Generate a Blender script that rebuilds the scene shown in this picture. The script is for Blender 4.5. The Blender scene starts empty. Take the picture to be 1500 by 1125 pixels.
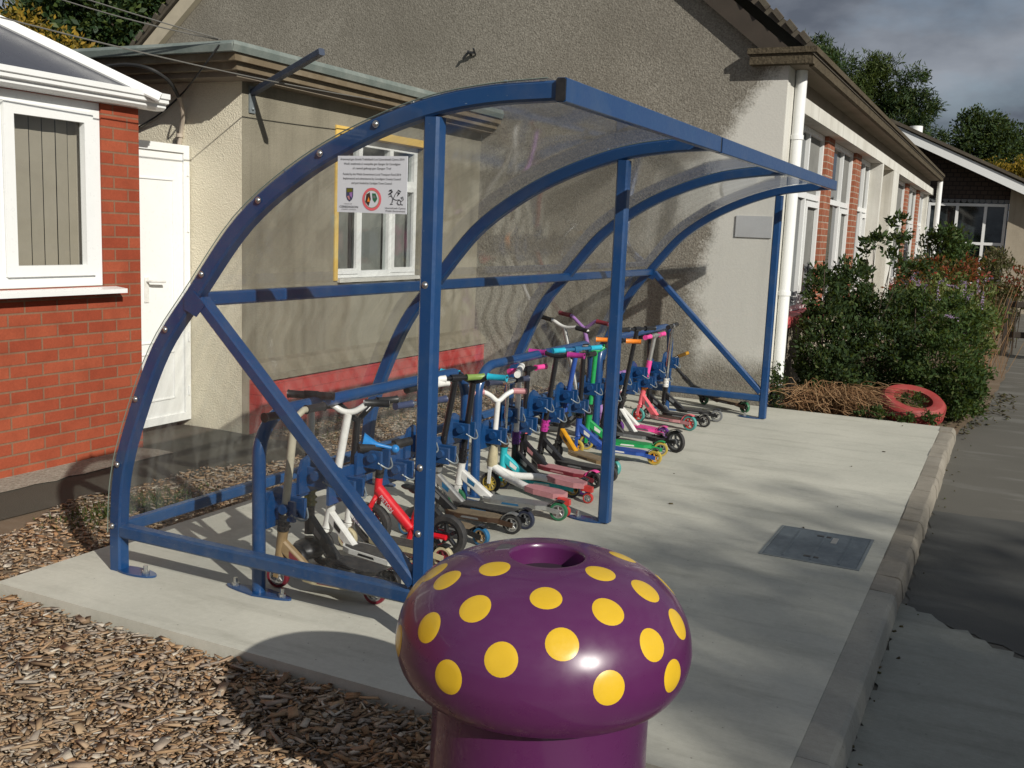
import bpy, math, random
import numpy as np
from mathutils import Vector as V, Matrix
random.seed(7)
RNG = np.random.default_rng(11)
scene = bpy.context.scene
COL = scene.collection
PI = math.pi
R = math.radians

# ------------------------------------------------------------------ materials
def S(h):
    h = h.lstrip('#')
    o = []
    for i in (0, 2, 4):
        c = int(h[i:i+2], 16) / 255
        o.append(c / 12.92 if c <= .04045 else ((c + .055) / 1.055) ** 2.4)
    return (o[0], o[1], o[2], 1)

class NT:
    def __init__(s, name):
        s.m = bpy.data.materials.new(name)
        s.m.use_nodes = True
        s.t = s.m.node_tree
        s.t.nodes.clear()
        s.out = s.n('ShaderNodeOutputMaterial')
    def n(s, typ, **kw):
        x = s.t.nodes.new(typ)
        for k, v in kw.items():
            if k in x.inputs.keys():
                x.inputs[k].default_value = v
            else:
                setattr(x, k, v)
        return x
    def l(s, a, b):
        s.t.links.new(a, b)
    def coord(s, scale=(1, 1, 1), kind='Object'):
        c = s.n('ShaderNodeTexCoord')
        m = s.n('ShaderNodeMapping')
        m.inputs['Scale'].default_value = scale
        s.l(c.outputs[kind], m.inputs[0])
        return m.outputs[0]
    def noise(s, vec, scale, detail=4, rough=.55, out='Fac'):
        x = s.n('ShaderNodeTexNoise')
        x.inputs['Scale'].default_value = scale
        x.inputs['Detail'].default_value = detail
        x.inputs['Roughness'].default_value = rough
        s.l(vec, x.inputs['Vector'])
        return x.outputs[out]
    def ramp(s, fac, stops):
        x = s.n('ShaderNodeValToRGB')
        e = x.color_ramp.elements
        while len(e) < len(stops):
            e.new(.5)
        for i, (p, c) in enumerate(stops):
            e[i].position = p
            e[i].color = c if len(c) == 4 else (*c, 1)
        s.l(fac, x.inputs[0])
        return x.outputs[0]
    def mix(s, fac, a, b, mode='MIX'):
        x = s.n('ShaderNodeMix', data_type='RGBA', blend_type=mode)
        for i, v in ((0, fac), (6, a), (7, b)):
            if hasattr(v, 'links'):
                s.l(v, x.inputs[i])
            else:
                x.inputs[i].default_value = v
        return x.outputs[2]
    def math(s, op, a, b=None, clamp=False):
        x = s.n('ShaderNodeMath', operation=op, use_clamp=clamp)
        for i, v in ((0, a), (1, b)):
            if v is None:
                continue
            if hasattr(v, 'links'):
                s.l(v, x.inputs[i])
            else:
                x.inputs[i].default_value = v
        return x.outputs[0]
    def bump(s, h, strength=.4, dist=.01):
        x = s.n('ShaderNodeBump')
        x.inputs['Strength'].default_value = strength
        x.inputs['Distance'].default_value = dist
        s.l(h, x.inputs['Height'])
        return x.outputs[0]
    def bsdf(s, col, rough=.5, normal=None, **kw):
        x = s.n('ShaderNodeBsdfPrincipled')
        for k, v in (('Base Color', col), ('Roughness', rough)):
            if hasattr(v, 'links'):
                s.l(v, x.inputs[k])
            else:
                x.inputs[k].default_value = v
        if normal is not None:
            s.l(normal, x.inputs['Normal'])
        for k, v in kw.items():
            x.inputs[k.replace('_', ' ')].default_value = v
        s.l(x.outputs[0], s.out.inputs[0])
        return x

def var(c, f):
    return (min(1, c[0]*f), min(1, c[1]*f), min(1, c[2]*f), 1)

def paint(name, c, rough=.4, dirt=.15, scale=6, metal=0, bumpy=0, coat=0, dirtcol=None, chip=None):
    t = NT(name)
    v = t.coord()
    n1 = t.noise(v, scale, 6, .65)
    f = t.math('MULTIPLY', t.ramp(n1, [(.42, (0, 0, 0)), (.75, (1, 1, 1))]), dirt)
    col = t.mix(f, c, dirtcol or var(c, .45))
    n2 = t.noise(v, scale * 9, 3)
    if chip:
        n5 = t.noise(t.coord((1, 1, 2.2)), 46, 3, .65)
        col = t.mix(t.ramp(n5, [(.70, (0, 0, 0)), (.735, (.8, .8, .8))]), col, chip)
        n6 = t.noise(v, 2.5, 5, .7)
        col = t.mix(t.math('MULTIPLY', t.ramp(n6, [(.5, (0, 0, 0)), (.75, (1, 1, 1))]), .22), col, (.13, .15, .17, 1))
    rg = t.math('ADD', t.math('MULTIPLY', n2, .25), rough - .12)
    nm = t.bump(n2, bumpy, .004) if bumpy else None
    b = t.bsdf(col, rg, nm, Metallic=metal)
    if coat:
        b.inputs['Coat Weight'].default_value = coat
        b.inputs['Coat Roughness'].default_value = .06
    return t.m

def render_wall(name, a, b, stain, fine=260, coarse=1.2, bump=.5, streak=True, patch=None):
    """pebble-dash / rough render: speckle, broad stains, vertical weather streaks"""
    t = NT(name)
    v = t.coord()
    sp = t.n('ShaderNodeTexVoronoi')
    sp.inputs['Scale'].default_value = fine * .8
    t.l(v, sp.inputs['Vector'])
    n0 = t.noise(v, fine * .9, 3, .75)
    n1 = t.noise(v, coarse, 6, .6)
    c = t.mix(t.ramp(n0, [(.3, (0, 0, 0)), (.72, (1, 1, 1))]), a, b)
    c = t.mix(t.math('MULTIPLY', t.ramp(n1, [(.4, (0, 0, 0)), (.7, (1, 1, 1))]), .55), c, stain)
    if streak:
        vs = t.coord((3.2, 3.2, .22))
        n2 = t.noise(vs, 2.2, 5, .6)
        c = t.mix(t.math('MULTIPLY', t.ramp(n2, [(.5, (0, 0, 0)), (.72, (1, 1, 1))]), .45), c, var(stain, .75))
    if patch:
        c, pf = patch(t, v, c, n0)
    h = t.math('ADD', t.math('MULTIPLY', sp.outputs['Distance'], .8), n0)
    if patch:
        h = t.math('MULTIPLY', h, t.math('SUBTRACT', 1.0, t.math('MULTIPLY', pf, .8)))
    t.bsdf(c, .92, t.bump(h, bump, .006), Specular_IOR_Level=.2)
    return t.m

M = {}
M['blue'] = paint('blue gloss paint', (.0065, .048, .155, 1), .34, .3, 7, coat=.25, dirtcol=(.02, .075, .17, 1), chip=(.16, .21, .27, 1))
M['blue_worn'] = paint('scuffed blue paint', (.010, .06, .175, 1), .45, .55, 14, dirtcol=(.055, .095, .165, 1), chip=(.30, .32, .34, 1))
M['zinc'] = paint('zinc plated steel', (.55, .56, .55, 1), .3, .3, 30, metal=.9)
M['chrome'] = paint('chromed steel', (.75, .75, .73, 1), .2, .4, 40, metal=1, dirtcol=(.3, .26, .2, 1))
M['alu'] = paint('brushed aluminium', (.52, .52, .50, 1), .38, .4, 40, metal=.75)
M['black'] = paint('black plastic', (.013, .013, .014, 1), .42, .5, 30, dirtcol=(.04, .038, .035, 1))
M['blackmetal'] = paint('black anodised metal', (.012, .012, .014, 1), .3, .3, 30, coat=.3)
M['rubber'] = paint('dark rubber', (.02, .02, .021, 1), .75, .6, 30, dirtcol=(.06, .055, .05, 1))
M['white'] = paint('white enamel', (.72, .72, .69, 1), .3, .45, 25, coat=.3, dirtcol=(.42, .40, .35, 1))
M['upvc'] = paint('white upvc', (.80, .81, .80, 1), .3, .18, 4, dirtcol=(.62, .63, .6, 1))
M['cream'] = paint('cream enamel', (.50, .46, .35, 1), .4, .4, 25)
M['grip'] = paint('grip tape', (.035, .034, .032, 1), .9, .5, 40, bumpy=.4, dirtcol=(.10, .095, .085, 1))
M['griptan'] = paint('worn tan grip tape', (.20, .15, .09, 1), .85, .6, 30, bumpy=.3, dirtcol=(.09, .07, .05, 1))
for n, c in dict(red='#d81626', redplastic='#c9403a', pink='#e0529a', palepink='#bd8487', hotpink='#f04f9f', lilac='#9c74b0',
                 purple='#5d2d7c', magenta='#b4358f', orange='#f58b2c', teal='#2bb3bd', aqua='#27b0cc', green='#1f9a52',
                 dkgreen='#2f6e4c', blueplastic='#1d7fc8', royal='#2a4f9e', navyfoam='#3a3f52', yellow='#d79a1e', amber='#b9a24a',
                 maroon='#7a2a35', cyanwheel='#4f9a94', bluewheel='#2c6a94', slate='#3f4866', brown='#4a3628', olive='#6b6a22',
                 tan='#9c835f', wheelgrey='#77797a', palegreen='#7f9a50', coral='#ee6f79', ivory='#b9af8e').items():
    c = S(c)
    M[n] = paint(n + ' plastic', (c[0] * .92, c[1] * .92, c[2] * .92, 1), .4, .5, 28)

def glass_sheet(name, tint, dirt, streakscale, facing_gain=1.0, dirtcol=(.30, .29, .25, 1), rough=.02, base=.05):
    t = NT(name)
    tr = t.n('ShaderNodeBsdfTransparent'); tr.inputs[0].default_value = tint
    gl = t.n('ShaderNodeBsdfGlossy'); gl.inputs['Roughness'].default_value = rough
    gl.inputs['Color'].default_value = (.95, .97, 1, 1)
    lw = t.n('ShaderNodeLayerWeight'); lw.inputs['Blend'].default_value = .5
    f = t.math('POWER', lw.outputs['Facing'], 4.0)
    f = t.math('ADD', t.math('MULTIPLY', f, .9 * facing_gain), base, clamp=True)
    v0 = t.coord()
    wob = t.bump(t.noise(v0, 1.6, 1), .018, .05)
    t.l(wob, gl.inputs['Normal'])
    m1 = t.n('ShaderNodeMixShader')
    t.l(f, m1.inputs[0]); t.l(tr.outputs[0], m1.inputs[1]); t.l(gl.outputs[0], m1.inputs[2])
    df = t.n('ShaderNodeBsdfDiffuse'); df.inputs[0].default_value = dirtcol
    v = t.coord(streakscale)
    n = t.noise(v, 1.0, 4, .6)
    n2 = t.noise(v0, 60, 3, .7)
    d = t.math('MULTIPLY', t.ramp(n, [(.42, (0, 0, 0)), (.74, (1, 1, 1))]), dirt)
    d = t.math('ADD', d, t.math('MULTIPLY', t.ramp(n2, [(.5, (0, 0, 0)), (.85, (1, 1, 1))]), dirt * .4))
    d = t.math('ADD', d, dirt * .06)
    m2 = t.n('ShaderNodeMixShader')
    t.l(d, m2.inputs[0]); t.l(m1.outputs[0], m2.inputs[1]); t.l(df.outputs[0], m2.inputs[2])
    t.l(m2.outputs[0], t.out.inputs[0])
    return t.m
M['roofsheet'] = glass_sheet('weathered clear roof sheet', (.92, .93, .925, 1), .18, (.35, 15, .35), dirtcol=(.38, .38, .36, 1), rough=.06)
M['endsheet'] = glass_sheet('clear end sheet', (.94, .95, .95, 1), .07, (9, 1, 1.0), dirtcol=(.36, .37, .36, 1), base=.025)
M['pane'] = glass_sheet('window pane', (.85, .88, .87, 1), .03, (3, 3, 3), 1.0)
M['sheetedge'] = paint('sheet edge', (.16, .20, .17, 1), .3, .2)

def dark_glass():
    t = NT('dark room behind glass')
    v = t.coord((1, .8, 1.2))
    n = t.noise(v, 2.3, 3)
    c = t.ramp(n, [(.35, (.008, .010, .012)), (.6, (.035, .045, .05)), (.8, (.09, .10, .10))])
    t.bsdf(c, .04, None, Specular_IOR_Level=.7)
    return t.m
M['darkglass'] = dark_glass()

def concrete(name, a, b, dark, bump=.12, patchy=.5):
    t = NT(name)
    v = t.coord()
    n0 = t.noise(v, 260, 3, .7)
    n1 = t.noise(v, 1.1, 7, .62)
    n2 = t.noise(t.coord((.7, 4, 1)), 1.9, 6, .62)
    n4 = t.noise(t.coord((2.0, 60, 1)), 4, 3, .6)
    n3 = t.noise(v, 9, 5, .7)
    c = t.mix(t.ramp(n1, [(.35, (0, 0, 0)), (.7, (1, 1, 1))]), a, b)
    c = t.mix(t.math('MULTIPLY', t.ramp(n2, [(.52, (0, 0, 0)), (.78, (1, 1, 1))]), patchy), c, dark)
    c = t.mix(t.math('MULTIPLY', t.ramp(n3, [(.56, (0, 0, 0)), (.8, (1, 1, 1))]), .3), c, dark)
    c = t.mix(.22, c, n0, 'SOFT_LIGHT')
    c = t.mix(.2, c, n4, 'SOFT_LIGHT')
    c = t.mix(.25, c, t.noise(v, 38, 4, .7), 'SOFT_LIGHT')
    sp = t.n('ShaderNodeTexVoronoi'); sp.inputs['Scale'].default_value = 16
    t.l(v, sp.inputs['Vector'])
    c = t.mix(t.math('MULTIPLY', t.math('LESS_THAN', sp.outputs['Distance'], .055), .55), c, (.10, .09, .075, 1))
    h = t.math('ADD', n0, t.math('MULTIPLY', n3, 1.2))
    t.bsdf(c, .88, t.bump(h, bump, .006), Specular_IOR_Level=.25)
    return t.m
M['slab'] = concrete('pale new concrete', (.54, .53, .455, 1), (.425, .42, .36, 1), (.31, .302, .25, 1), .25, .7)
M['kerbcast'] = concrete('cast concrete kerb', (.36, .35, .305, 1), (.30, .29, .25, 1), (.22, .21, .175, 1), .3, .5)
M['kerb'] = concrete('weathered kerb stone', (.25, .225, .18, 1), (.34, .31, .26, 1), (.14, .12, .095, 1), 1.0, .6)

def tarmac(name, a, b, light, patches=.6):
    t = NT(name)
    v = t.coord()
    n0 = t.noise(v, 190, 3, .75)
    n1 = t.noise(v, .9, 6, .6)
    n2 = t.noise(t.coord((.8, 2.6, 1)), 1.3, 6, .55)
    c = t.mix(n1, a, b)
    c = t.mix(t.math('MULTIPLY', t.ramp(n2, [(.53, (0, 0, 0)), (.62, (1, 1, 1))]), patches), c, light)
    c = t.mix(t.math('MULTIPLY', t.ramp(n0, [(.55, (0, 0, 0)), (.8, (1, 1, 1))]), .35), c, (.22, .21, .19, 1))
    t.bsdf(c, .9, t.bump(n0, .5, .008), Specular_IOR_Level=.25)
    return t.m
M['road'] = tarmac('road tarmac', (.095, .090, .076, 1), (.145, .137, .117, 1), (.20, .195, .175, 1), .55)
M['patch'] = tarmac('fresh dark tarmac patch', (.075, .075, .069, 1), (.10, .10, .092, 1), (.14, .14, .128, 1), .45)
M['cement'] = concrete('grey cement skim', (.285, .29, .255, 1), (.23, .235, .205, 1), (.16, .16, .138, 1), .4, .7)
M['path'] = tarmac('old tarmac path', (.06, .055, .042, 1), (.095, .088, .07, 1), (.13, .12, .10, 1), .3)
M['gravel'] = render_wall('pale gravel', (.20, .18, .14, 1), (.42, .39, .33, 1), (.24, .21, .17, 1), 60, 4, 1.0, False)
M['soil'] = tarmac('bark soil', (.14, .10, .065, 1), (.20, .15, .10, 1), (.24, .19, .14, 1), .4)
M['field'] = tarmac('rough ground', (.05, .055, .03, 1), (.08, .075, .045, 1), (.10, .09, .06, 1), .4)

def gable_patch(t, v, c, n0):
    # paler smooth re-rendered strip at the right-hand corner of the gable, with a ragged edge
    sx = t.n('ShaderNodeSeparateXYZ'); t.l(v, sx.inputs[0])
    n = t.noise(v, 1.6, 6, .65)
    x = t.math('ADD', t.math('SUBTRACT', sx.outputs[0], 3.8), t.math('MULTIPLY', t.math('SUBTRACT', n, .5), .75))
    # edge leans: further left lower down
    x = t.math('SUBTRACT', x, t.math('MULTIPLY', sx.outputs[2], .05))
    x = t.math('SUBTRACT', x, t.math('MULTIPLY', t.math('MAXIMUM', t.math('SUBTRACT', sx.outputs[2], 2.25), 0.0), .55))
    x = t.math('ADD', x, t.math('MULTIPLY', t.math('SUBTRACT', n0, .5), .22))
    f = t.ramp(t.math('ADD', t.math('MULTIPLY', x, 3.0), 2.95), [(.15, (0, 0, 0)), (.70, (1, 1, 1))])
    low = t.ramp(t.math('ADD', sx.outputs[2], t.math('MULTIPLY', n, .5)), [(.55, (0, 0, 0)), (.75, (1, 1, 1))])
    f = t.math('MULTIPLY', f, low)
    f = t.math('MULTIPLY', f, t.math('LESS_THAN', sx.outputs[2], 3.1))
    return t.mix(t.math('MULTIPLY', f, .92), c, t.mix(.15, (.70, .685, .63, 1), c)), f
M['gable'] = render_wall('brown pebbledash gable', (.125, .112, .09, 1), (.35, .325, .275, 1), (.15, .136, .111, 1), 75, 1.1, .6, False, gable_patch)
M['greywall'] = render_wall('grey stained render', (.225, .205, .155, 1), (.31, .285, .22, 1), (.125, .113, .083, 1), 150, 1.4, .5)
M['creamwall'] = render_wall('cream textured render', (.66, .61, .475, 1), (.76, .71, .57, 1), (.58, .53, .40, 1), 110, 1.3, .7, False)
M['ledge'] = render_wall('mossy concrete ledge', (.21, .185, .135, 1), (.29, .26, .20, 1), (.12, .11, .075, 1), 160, 5, .8, False)
M['whitewall'] = render_wall('white painted render', (.60, .59, .54, 1), (.68, .67, .62, 1), (.47, .45, .39, 1), 180, 2, .3)
M['tanwall'] = render_wall('tan render', (.36, .31, .235, 1), (.42, .37, .29, 1), (.28, .24, .18, 1), 180, 2, .3)
M['fascia'] = render_wall('brown exposed aggregate eave', (.055, .043, .027, 1), (.125, .102, .068, 1), (.045, .036, .024, 1), 45, 4, .9, False)
M['soffit'] = render_wall('soffit board and shaded wall', (.21, .175, .135, 1), (.26, .22, .175, 1), (.15, .13, .095, 1), 60, 2, .2, False)
M['woodfascia'] = paint('weathered brown timber', (.15, .115, .07, 1), .7, .6, 5, bumpy=.4, dirtcol=(.30, .26, .19, 1))
M['leadroof'] = paint('grey green roof felt', (.15, .18, .165, 1), .6, .6, 6, bumpy=.3, dirtcol=(.32, .34, .31, 1))
M['rooftile'] = paint('brown roof tile', (.075, .06, .045, 1), .8, .6, 12, bumpy=.5, dirtcol=(.13, .12, .08, 1))
M['barge'] = paint('beige barge board', (.50, .44, .33, 1), .6, .4, 5)
M['darkwood'] = paint('dark stained timber', (.05, .038, .027, 1), .7, .5, 5)
M['slateglass'] = paint('dark conservatory roof panel', (.05, .052, .066, 1), .3, .03, 1.5)
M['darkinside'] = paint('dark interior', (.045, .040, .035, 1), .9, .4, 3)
M['yellowpaint'] = paint('yellow painted reveal', (.72, .48, .12, 1), .5, .25, 8, dirtcol=(.62, .50, .22, 1))
M['blind'] = paint('beige blind slat', (.36, .31, .25, 1), .8, .2, 5)
M['curtain'] = paint('pale grey curtain', (.20, .20, .185, 1), .8, .5, 3)
M['lead'] = paint('galvanised grey steel', (.22, .25, .26, 1), .5, .5, 20, metal=.3)
M['bluegrey'] = paint('blue grey painted steel', (.045, .06, .095, 1), .5, .5, 20)
M['cable'] = paint('black cable', (.02, .02, .02, 1), .6, .2)
M['greycable'] = paint('grey cable', (.16, .155, .14, 1), .6, .3)
M['conduit'] = paint('pale conduit', (.42, .36, .29, 1), .6, .3)
M['ironpipe'] = paint('black iron pipe', (.03, .031, .034, 1), .5, .4)
M['bark'] = paint('tree bark', (.07, .05, .035, 1), .9, .6, 8, bumpy=.6)
M['purplebin'] = paint('glossy purple fibreglass', (.084, .014, .074, 1), .30, .14, 3, coat=.45, dirtcol=(.115, .045, .105, 1))
M['holeshade'] = paint('bin hole shade', (.02, .006, .02, 1), .8, .2)
M['spot'] = paint('yellow vinyl spot', (.66, .42, .02, 1), .35, .15, 12, coat=.3)
M['ash'] = paint('grey stub plate', (.14, .13, .15, 1), .35, .3, 30, metal=.5)
M['tyrered'] = paint('red painted tyre', (.30, .036, .034, 1), .65, .6, 9, bumpy=.3, dirtcol=(.28, .10, .085, 1))
M['redsill'] = paint('red painted sill', (.60, .10, .11, 1), .5, .3, 6)
M['plate'] = paint('white sign plate', (.62, .64, .68, 1), .4, .06, 5)
M['ink'] = paint('black print', (.02, .02, .025, 1), .6, .05)
M['greyboard'] = paint('pale grey wall board', (.45, .455, .46, 1), .5, .2, 4)
M['manhole'] = None
M['bungtile'] = None

def brick(name, c1, c2, mortar, w=.225, h=.075, axis='YZ', mort=.0065, paintbump=False):
    t = NT(name)
    c = t.n('ShaderNodeTexCoord')
    sx = t.n('ShaderNodeSeparateXYZ'); t.l(c.outputs['Object'], sx.inputs[0])
    cx = t.n('ShaderNodeCombineXYZ')
    a = {'X': 0, 'Y': 1, 'Z': 2}
    t.l(sx.outputs[a[axis[0]]], cx.inputs[0]); t.l(sx.outputs[a[axis[1]]], cx.inputs[1])
    b = t.n('ShaderNodeTexBrick')
    b.offset = .5
    b.inputs['Scale'].default_value = 1
    b.inputs['Brick Width'].default_value = w
    b.inputs['Row Height'].default_value = h
    b.inputs['Mortar Size'].default_value = mort
    b.inputs['Mortar Smooth'].default_value = .25
    b.inputs['Bias'].default_value = -.1
    b.inputs['Color1'].default_value = c1
    b.inputs['Color2'].default_value = c2
    b.inputs['Mortar'].default_value = mortar
    t.l(cx.outputs[0], b.inputs['Vector'])
    v = t.coord()
    n = t.noise(v, 90, 5, .7)
    n2 = t.noise(v, 3, 4)
    n3 = t.noise(v, 7, 3)
    col = t.mix(.35, b.outputs['Color'], n, 'OVERLAY')
    col = t.mix(t.math('MULTIPLY', t.ramp(n2, [(.5, (0, 0, 0)), (.8, (1, 1, 1))]), .25), col, var(c1, .5))
    col = t.mix(t.math('MULTIPLY', t.ramp(n3, [(.45, (0, 0, 0)), (.7, (1, 1, 1))]), .3), col, var(c1, .62))
    ef = t.noise(v, 22, 4, .7)
    col = t.mix(t.math('MULTIPLY', t.ramp(ef, [(.66, (0, 0, 0)), (.8, (1, 1, 1))]), .35), col, (.42, .30, .23, 1))
    hh = t.math('ADD', t.math('MULTIPLY', b.outputs['Fac'], -1.0), t.math('MULTIPLY', n, .25))
    t.bsdf(col, .8, t.bump(hh, .55, .006), Specular_IOR_Level=.25)
    return t.m
M['brick'] = brick('red brick', (.275, .055, .026, 1), (.35, .084, .040, 1), (.22, .125, .078, 1))
M['brickdull'] = brick('brown red brick', (.26, .085, .045, 1), (.34, .13, .075, 1), (.38, .33, .26, 1))
M['redplinth'] = brick('red painted brickwork', (.40, .046, .042, 1), (.43, .056, .05, 1), (.33, .042, .038, 1), mort=.004)

def manhole_mat():
    t = NT('galvanised tread cover')
    v = t.coord()
    w = t.n('ShaderNodeTexWave'); w.inputs['Scale'].default_value = 7
    w.inputs['Distortion'].default_value = .4
    t.l(v, w.inputs['Vector'])
    ck = t.n('ShaderNodeTexVoronoi'); ck.inputs['Scale'].default_value = 46
    t.l(v, ck.inputs['Vector'])
    n = t.noise(v, 14, 5, .7)
    c = t.ramp(n, [(.3, (.10, .125, .145)), (.6, (.15, .18, .20)), (.8, (.24, .26, .26))])
    h = t.math('ADD', t.math('MULTIPLY', w.outputs['Fac'], .3), t.math('MULTIPLY', ck.outputs['Distance'], .35))
    t.bsdf(c, .6, t.bump(h, .25, .004), Metallic=.3)
    return t.m
M['manhole'] = manhole_mat()

def bungtile_mat():
    t = NT('dark hung tiles')
    c = t.n('ShaderNodeTexCoord')
    sx = t.n('ShaderNodeSeparateXYZ'); t.l(c.outputs['Object'], sx.inputs[0])
    cx = t.n('ShaderNodeCombineXYZ')
    t.l(sx.outputs[0], cx.inputs[0]); t.l(sx.outputs[2], cx.inputs[1])
    b = t.n('ShaderNodeTexBrick'); b.inputs['Scale'].default_value = 1
    b.inputs['Brick Width'].default_value = .17; b.inputs['Row Height'].default_value = .11
    b.inputs['Mortar Size'].default_value = .012
    b.inputs['Color1'].default_value = (.050, .034, .026, 1); b.inputs['Color2'].default_value = (.075, .052, .04, 1)
    b.inputs['Mortar'].default_value = (.018, .013, .011, 1)
    t.l(cx.outputs[0], b.inputs['Vector'])
    t.bsdf(b.outputs['Color'], .8, t.bump(b.outputs['Fac'], -.6, .02))
    return t.m
M['bungtile'] = bungtile_mat()

def island_mat(name, stops, rough=.8, trans=0, bumpy=0, drift=False):
    t = NT(name)
    g = t.n('ShaderNodeNewGeometry')
    c = t.ramp(g.outputs['Random Per Island'], stops)
    v = t.coord()
    n = t.noise(v, 40 if not trans else 14, 4, .7)
    c = t.mix(.45, c, n, 'OVERLAY')
    if drift:
        d = t.noise(v, 1.5, 4, .6)
        c = t.mix(t.ramp(d, [(.35, (.75, .75, .75)), (.7, (0, 0, 0))]), c, t.mix(1.0, c, (.92, .90, .88, 1), 'SATURATION') if False else t.mix(.4, c, (.25, .195, .14, 1)))
        c = t.mix(t.math('MULTIPLY', t.ramp(d, [(.5, (0, 0, 0)), (.75, (1, 1, 1))]), .45), c, t.mix(1.0, c, (1.10, .74, .46, 1), 'MULTIPLY'))
    b = t.bsdf(c, rough, t.bump(n, bumpy, .004) if bumpy else None, Specular_IOR_Level=.3)
    if trans:
        tl = t.n('ShaderNodeBsdfTranslucent')
        t.l(t.mix(.5, c, (.25, .32, .03, 1)), tl.inputs[0])
        m = t.n('ShaderNodeMixShader'); m.inputs[0].default_value = trans
        t.l(b.outputs[0], m.inputs[1]); t.l(tl.outputs[0], m.inputs[2])
        t.l(m.outputs[0], t.out.inputs[0])
    return t.m
M['chips'] = island_mat('wood chips', [(0, (.12, .08, .05)), (.16, (.26, .155, .078)), (.34, (.40, .28, .165)), (.48, (.24, .20, .165)),
                                       (.62, (.34, .305, .26)), (.80, (.36, .20, .09)), (.93, (.43, .37, .285)), (1, (.58, .53, .45))], .9, 0, .4, True)
M['leafdark'] = island_mat('dark shrub leaf', [(0, (.014, .027, .010)), (.5, (.026, .050, .015)), (.85, (.042, .074, .019)), (1, (.075, .085, .026))], .75, .2)
M['leafmid'] = island_mat('mid green leaf', [(0, (.018, .037, .010)), (.5, (.033, .067, .015)), (.85, (.055, .094, .022)), (1, (.09, .10, .036))], .75, .25)
M['leaflight'] = island_mat('light olive leaf', [(0, (.06, .09, .02)), (.5, (.10, .135, .035)), (1, (.16, .18, .06))], .55, .25)
M['conifer'] = island_mat('conifer needles', [(0, (.012, .030, .012)), (.5, (.024, .050, .014)), (.85, (.05, .078, .018)), (1, (.08, .10, .025))], .6, .15)
M['conlight'] = island_mat('bright conifer needles', [(0, (.025, .045, .012)), (.5, (.048, .075, .016)), (1, (.085, .11, .025))], .6, .15)
M['autumn'] = island_mat('yellow autumn leaf', [(0, (.10, .075, .012)), (.4, (.26, .16, .018)), (.8, (.40, .26, .03)), (1, (.10, .10, .02))], .6, .3)
M['redleaf'] = island_mat('red autumn leaf', [(0, (.06, .04, .015)), (.35, (.20, .035, .02)), (.6, (.26, .03, .02)), (.8, (.14, .08, .03)), (1, (.07, .09, .03))], .6, .3)
M['brownleaf'] = island_mat('brown leaf', [(0, (.05, .036, .018)), (.5, (.085, .07, .035)), (.8, (.07, .085, .03)), (1, (.16, .11, .06))], .7, .2)
M['straw'] = island_mat('dead straw stems', [(0, (.10, .05, .024)), (.5, (.26, .14, .065)), (1, (.40, .26, .14))], .8, .1)
M['grass'] = island_mat('grass blade', [(0, (.03, .05, .012)), (.6, (.06, .10, .02)), (1, (.12, .13, .04))], .6, .2)
M['flower'] = island_mat('lilac flower', [(0, (.22, .14, .28)), (.6, (.38, .27, .46)), (1, (.50, .38, .52))], .6, .2)
M['pinkflower'] = island_mat('pink flower', [(0, (.5, .10, .28)), (1, (.6, .2, .4))], .6, .2)

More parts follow.
